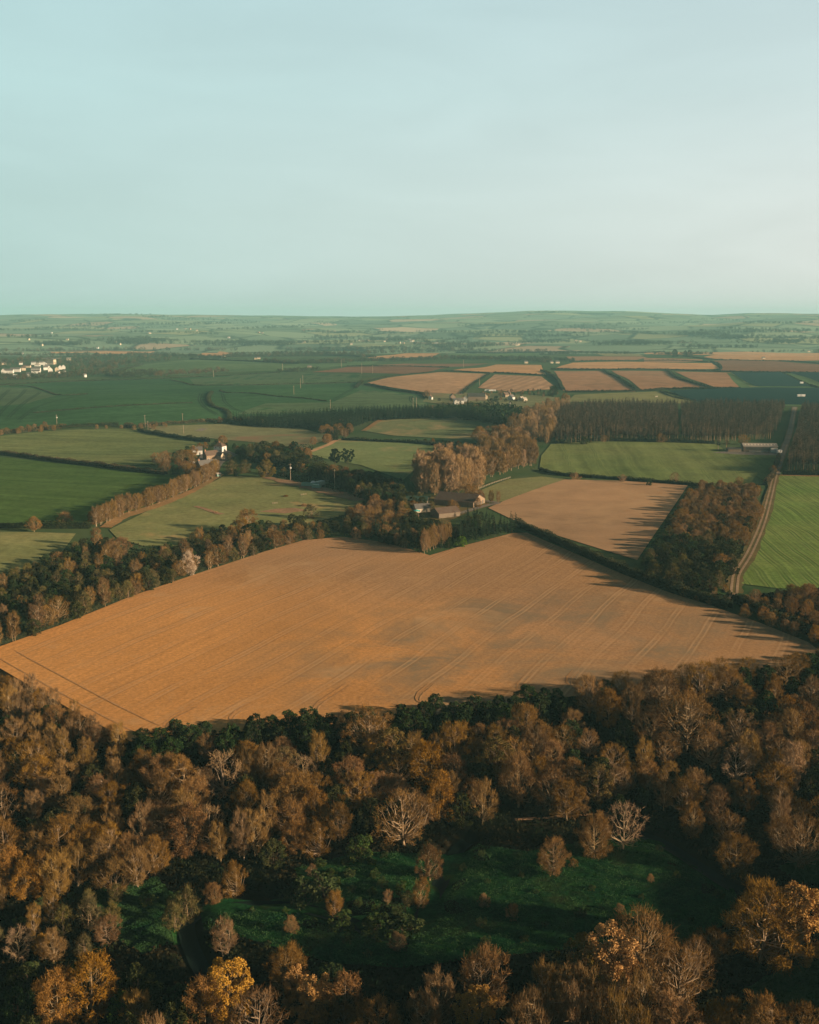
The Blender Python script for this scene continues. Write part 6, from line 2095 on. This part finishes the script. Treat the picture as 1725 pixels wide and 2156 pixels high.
for (px, py, rx, ry, n) in [(310, 719, 60, 3, 150), (270, 722, 40, 3, 90), (830, 716, 90, 4, 170), (700, 712, 50, 3, 80), (1230, 690, 60, 6, 90), (1560, 712, 90, 3, 120), (1480, 705, 70, 3, 90), (130, 726, 60, 2.5, 110),
                            (560, 724, 80, 2, 110), (980, 728, 80, 2.5, 100), (1350, 725, 110, 2, 110), (1640, 722, 80, 3, 90), (1150, 720, 60, 3, 80), (330, 668, 25, 1, 40), (1160, 658.5, 30, .8, 40), (250, 663, 60, .7, 60)]:
    c = np.stack([px + rng.normal(0, rx * .5, n), py + rng.normal(0, ry * .5, n)], 1)
    G = hit(c)
    for p in G:
        it['dark'].append((p[0], p[1], p[2] - .3, 14 * float(rng.uniform(.6, 1.3)), 1.2))
realise("far_woodland", it, LOD, "far hedgerow trees and woods fading into the haze")

# ---------------------------------------------------------------- undergrowth: brambles on the wood floor, rank grass in the glades
def undergrowth(name, polys, n, s, hmax, mat, lab, off=(), up=.5):
    pts = []
    tot = sum(1 for _ in polys)
    for P in polys:
        Wp = hit(P)[:, :2]
        mn, mx = Wp.min(0), Wp.max(0)
        c = rng.uniform(mn, mx, (n // tot * 2, 2))
        c = c[inside(c, Wp)][: n // tot]
        for k_ in off:
            for po in FIELD_POLY[k_]:
                c = c[~inside(c, po)]
        for st in stream_lines:
            dm = np.hypot(c[:, None, 0] - st[None, :, 0], c[:, None, 1] - st[None, :, 1]).min(1)
            c = c[dm > 3.0]
        pts.append(c)
    c = np.vstack(pts)
    lump = np.sin(c[:, 0] * .9 + 2 * np.sin(c[:, 1] * .35)) * np.sin(c[:, 1] * .8 + 1.5 * np.sin(c[:, 0] * .3)) * .5 + .5
    z = terrain(c[:, 0], c[:, 1]) + .15 + hmax * lump * rng.random(len(c))
    C = np.stack([c[:, 0], c[:, 1], z], 1)
    V = leaves(C, s * rng.uniform(.5, 1.5, len(C)), rng, up)
    o = link(name, mesh_np(name, V, quads_of(V), mat))
    tag(o, lab, kind='stuff')


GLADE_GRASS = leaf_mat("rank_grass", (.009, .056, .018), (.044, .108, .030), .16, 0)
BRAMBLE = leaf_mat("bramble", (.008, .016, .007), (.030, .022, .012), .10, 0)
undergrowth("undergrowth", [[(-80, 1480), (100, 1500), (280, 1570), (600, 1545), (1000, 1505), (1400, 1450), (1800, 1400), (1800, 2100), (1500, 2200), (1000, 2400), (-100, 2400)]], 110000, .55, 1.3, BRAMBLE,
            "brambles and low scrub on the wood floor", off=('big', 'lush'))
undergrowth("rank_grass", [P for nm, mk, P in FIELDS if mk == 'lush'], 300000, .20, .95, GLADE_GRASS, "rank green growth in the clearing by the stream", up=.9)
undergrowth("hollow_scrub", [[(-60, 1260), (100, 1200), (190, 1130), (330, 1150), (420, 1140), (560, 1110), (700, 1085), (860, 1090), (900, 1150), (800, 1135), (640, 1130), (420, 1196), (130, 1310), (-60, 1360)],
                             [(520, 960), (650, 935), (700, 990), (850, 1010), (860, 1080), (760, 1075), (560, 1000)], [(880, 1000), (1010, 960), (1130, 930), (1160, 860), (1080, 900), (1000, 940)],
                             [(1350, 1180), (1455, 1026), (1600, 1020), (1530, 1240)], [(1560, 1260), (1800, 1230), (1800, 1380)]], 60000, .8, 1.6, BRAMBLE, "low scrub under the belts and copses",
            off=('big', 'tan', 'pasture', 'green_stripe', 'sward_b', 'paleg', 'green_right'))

# ---------------------------------------------------------------- labels that tell the plants apart
ORD = ["leftmost", "second from left", "third from left", "fourth from left", "fifth from left", "sixth from left", "seventh from left", "rightmost"]
NUM = {2: "two", 3: "three", 4: "four", 5: "five", 6: "six", 7: "seven", 8: "eight"}


def name_cell(items, phrase, place, bits):
    if len(items) > 7 and len(bits) < 4:
        j = 0 if not bits or bits[-1] in ('near side', 'far side') or len(bits) % 2 == 0 else 1
        items.sort(key=(lambda t: t['pp'][0]) if j == 0 else (lambda t: -t['b'][1]))
        c = 3 if j == 0 else 2
        nms = (("left", "centre", "right") if len(bits) == 0 else ("leftward", "midway", "rightward")) if j == 0 else (("far", "near") if len(bits) == 1 else ("back", "front"))
        step = math.ceil(len(items) / c)
        for q in range(c):
            name_cell(items[q * step:(q + 1) * step], phrase, place, bits + [nms[q]])
        return
    items.sort(key=lambda t: t['pp'][0])
    n = len(items)
    for i, t in enumerate(items):
        where = " ".join(bits)
        pl = (f"{where} in " if bits else "") + place
        if n == 1:
            lab = f"{phrase}, {pl}"
        else:
            o_ = "rightmost" if i == n - 1 else ORD[i]
            lab = f"{o_} {phrase}, {pl}"
        t['o']['label'] = lab


cells = {}
for t in TREES:
    if t['label'] is None:
        t['pp'] = to_photo(np.array(t['b']) + [0, 0, 5])
        cells.setdefault((t['place'], t['kind']), []).append(t)
for (place, kind), items in cells.items():
    name_cell(items, KINDS[kind]['phrase'], place, [])
# any two that still read the same share their group
seen = {}
for o in COL.objects:
    if o.parent is None and o.get('label'):
        seen.setdefault(o['label'], []).append(o)
for lab, os_ in seen.items():
    if len(os_) > 1 and not all(o.get('group') for o in os_):
        for o in os_:
            o['group'] = lab

# ---------------------------------------------------------------- the hazy air over the whole country
hz, nt, out = new_mat("haze")
pv = N(nt, 'ShaderNodeVolumePrincipled')
pv.inputs['Color'].default_value = (.42, .88, .98, 1)
pv.inputs['Density'].default_value = .78e-4
pv.inputs['Anisotropy'].default_value = 0.0
nt.links.new(pv.outputs[0], out.inputs['Volume'])
mb = MB().box((0, 6800, 100), (30000, 15000, 300))
o = mb.build("haze", hz)
tag(o, kind='stuff')
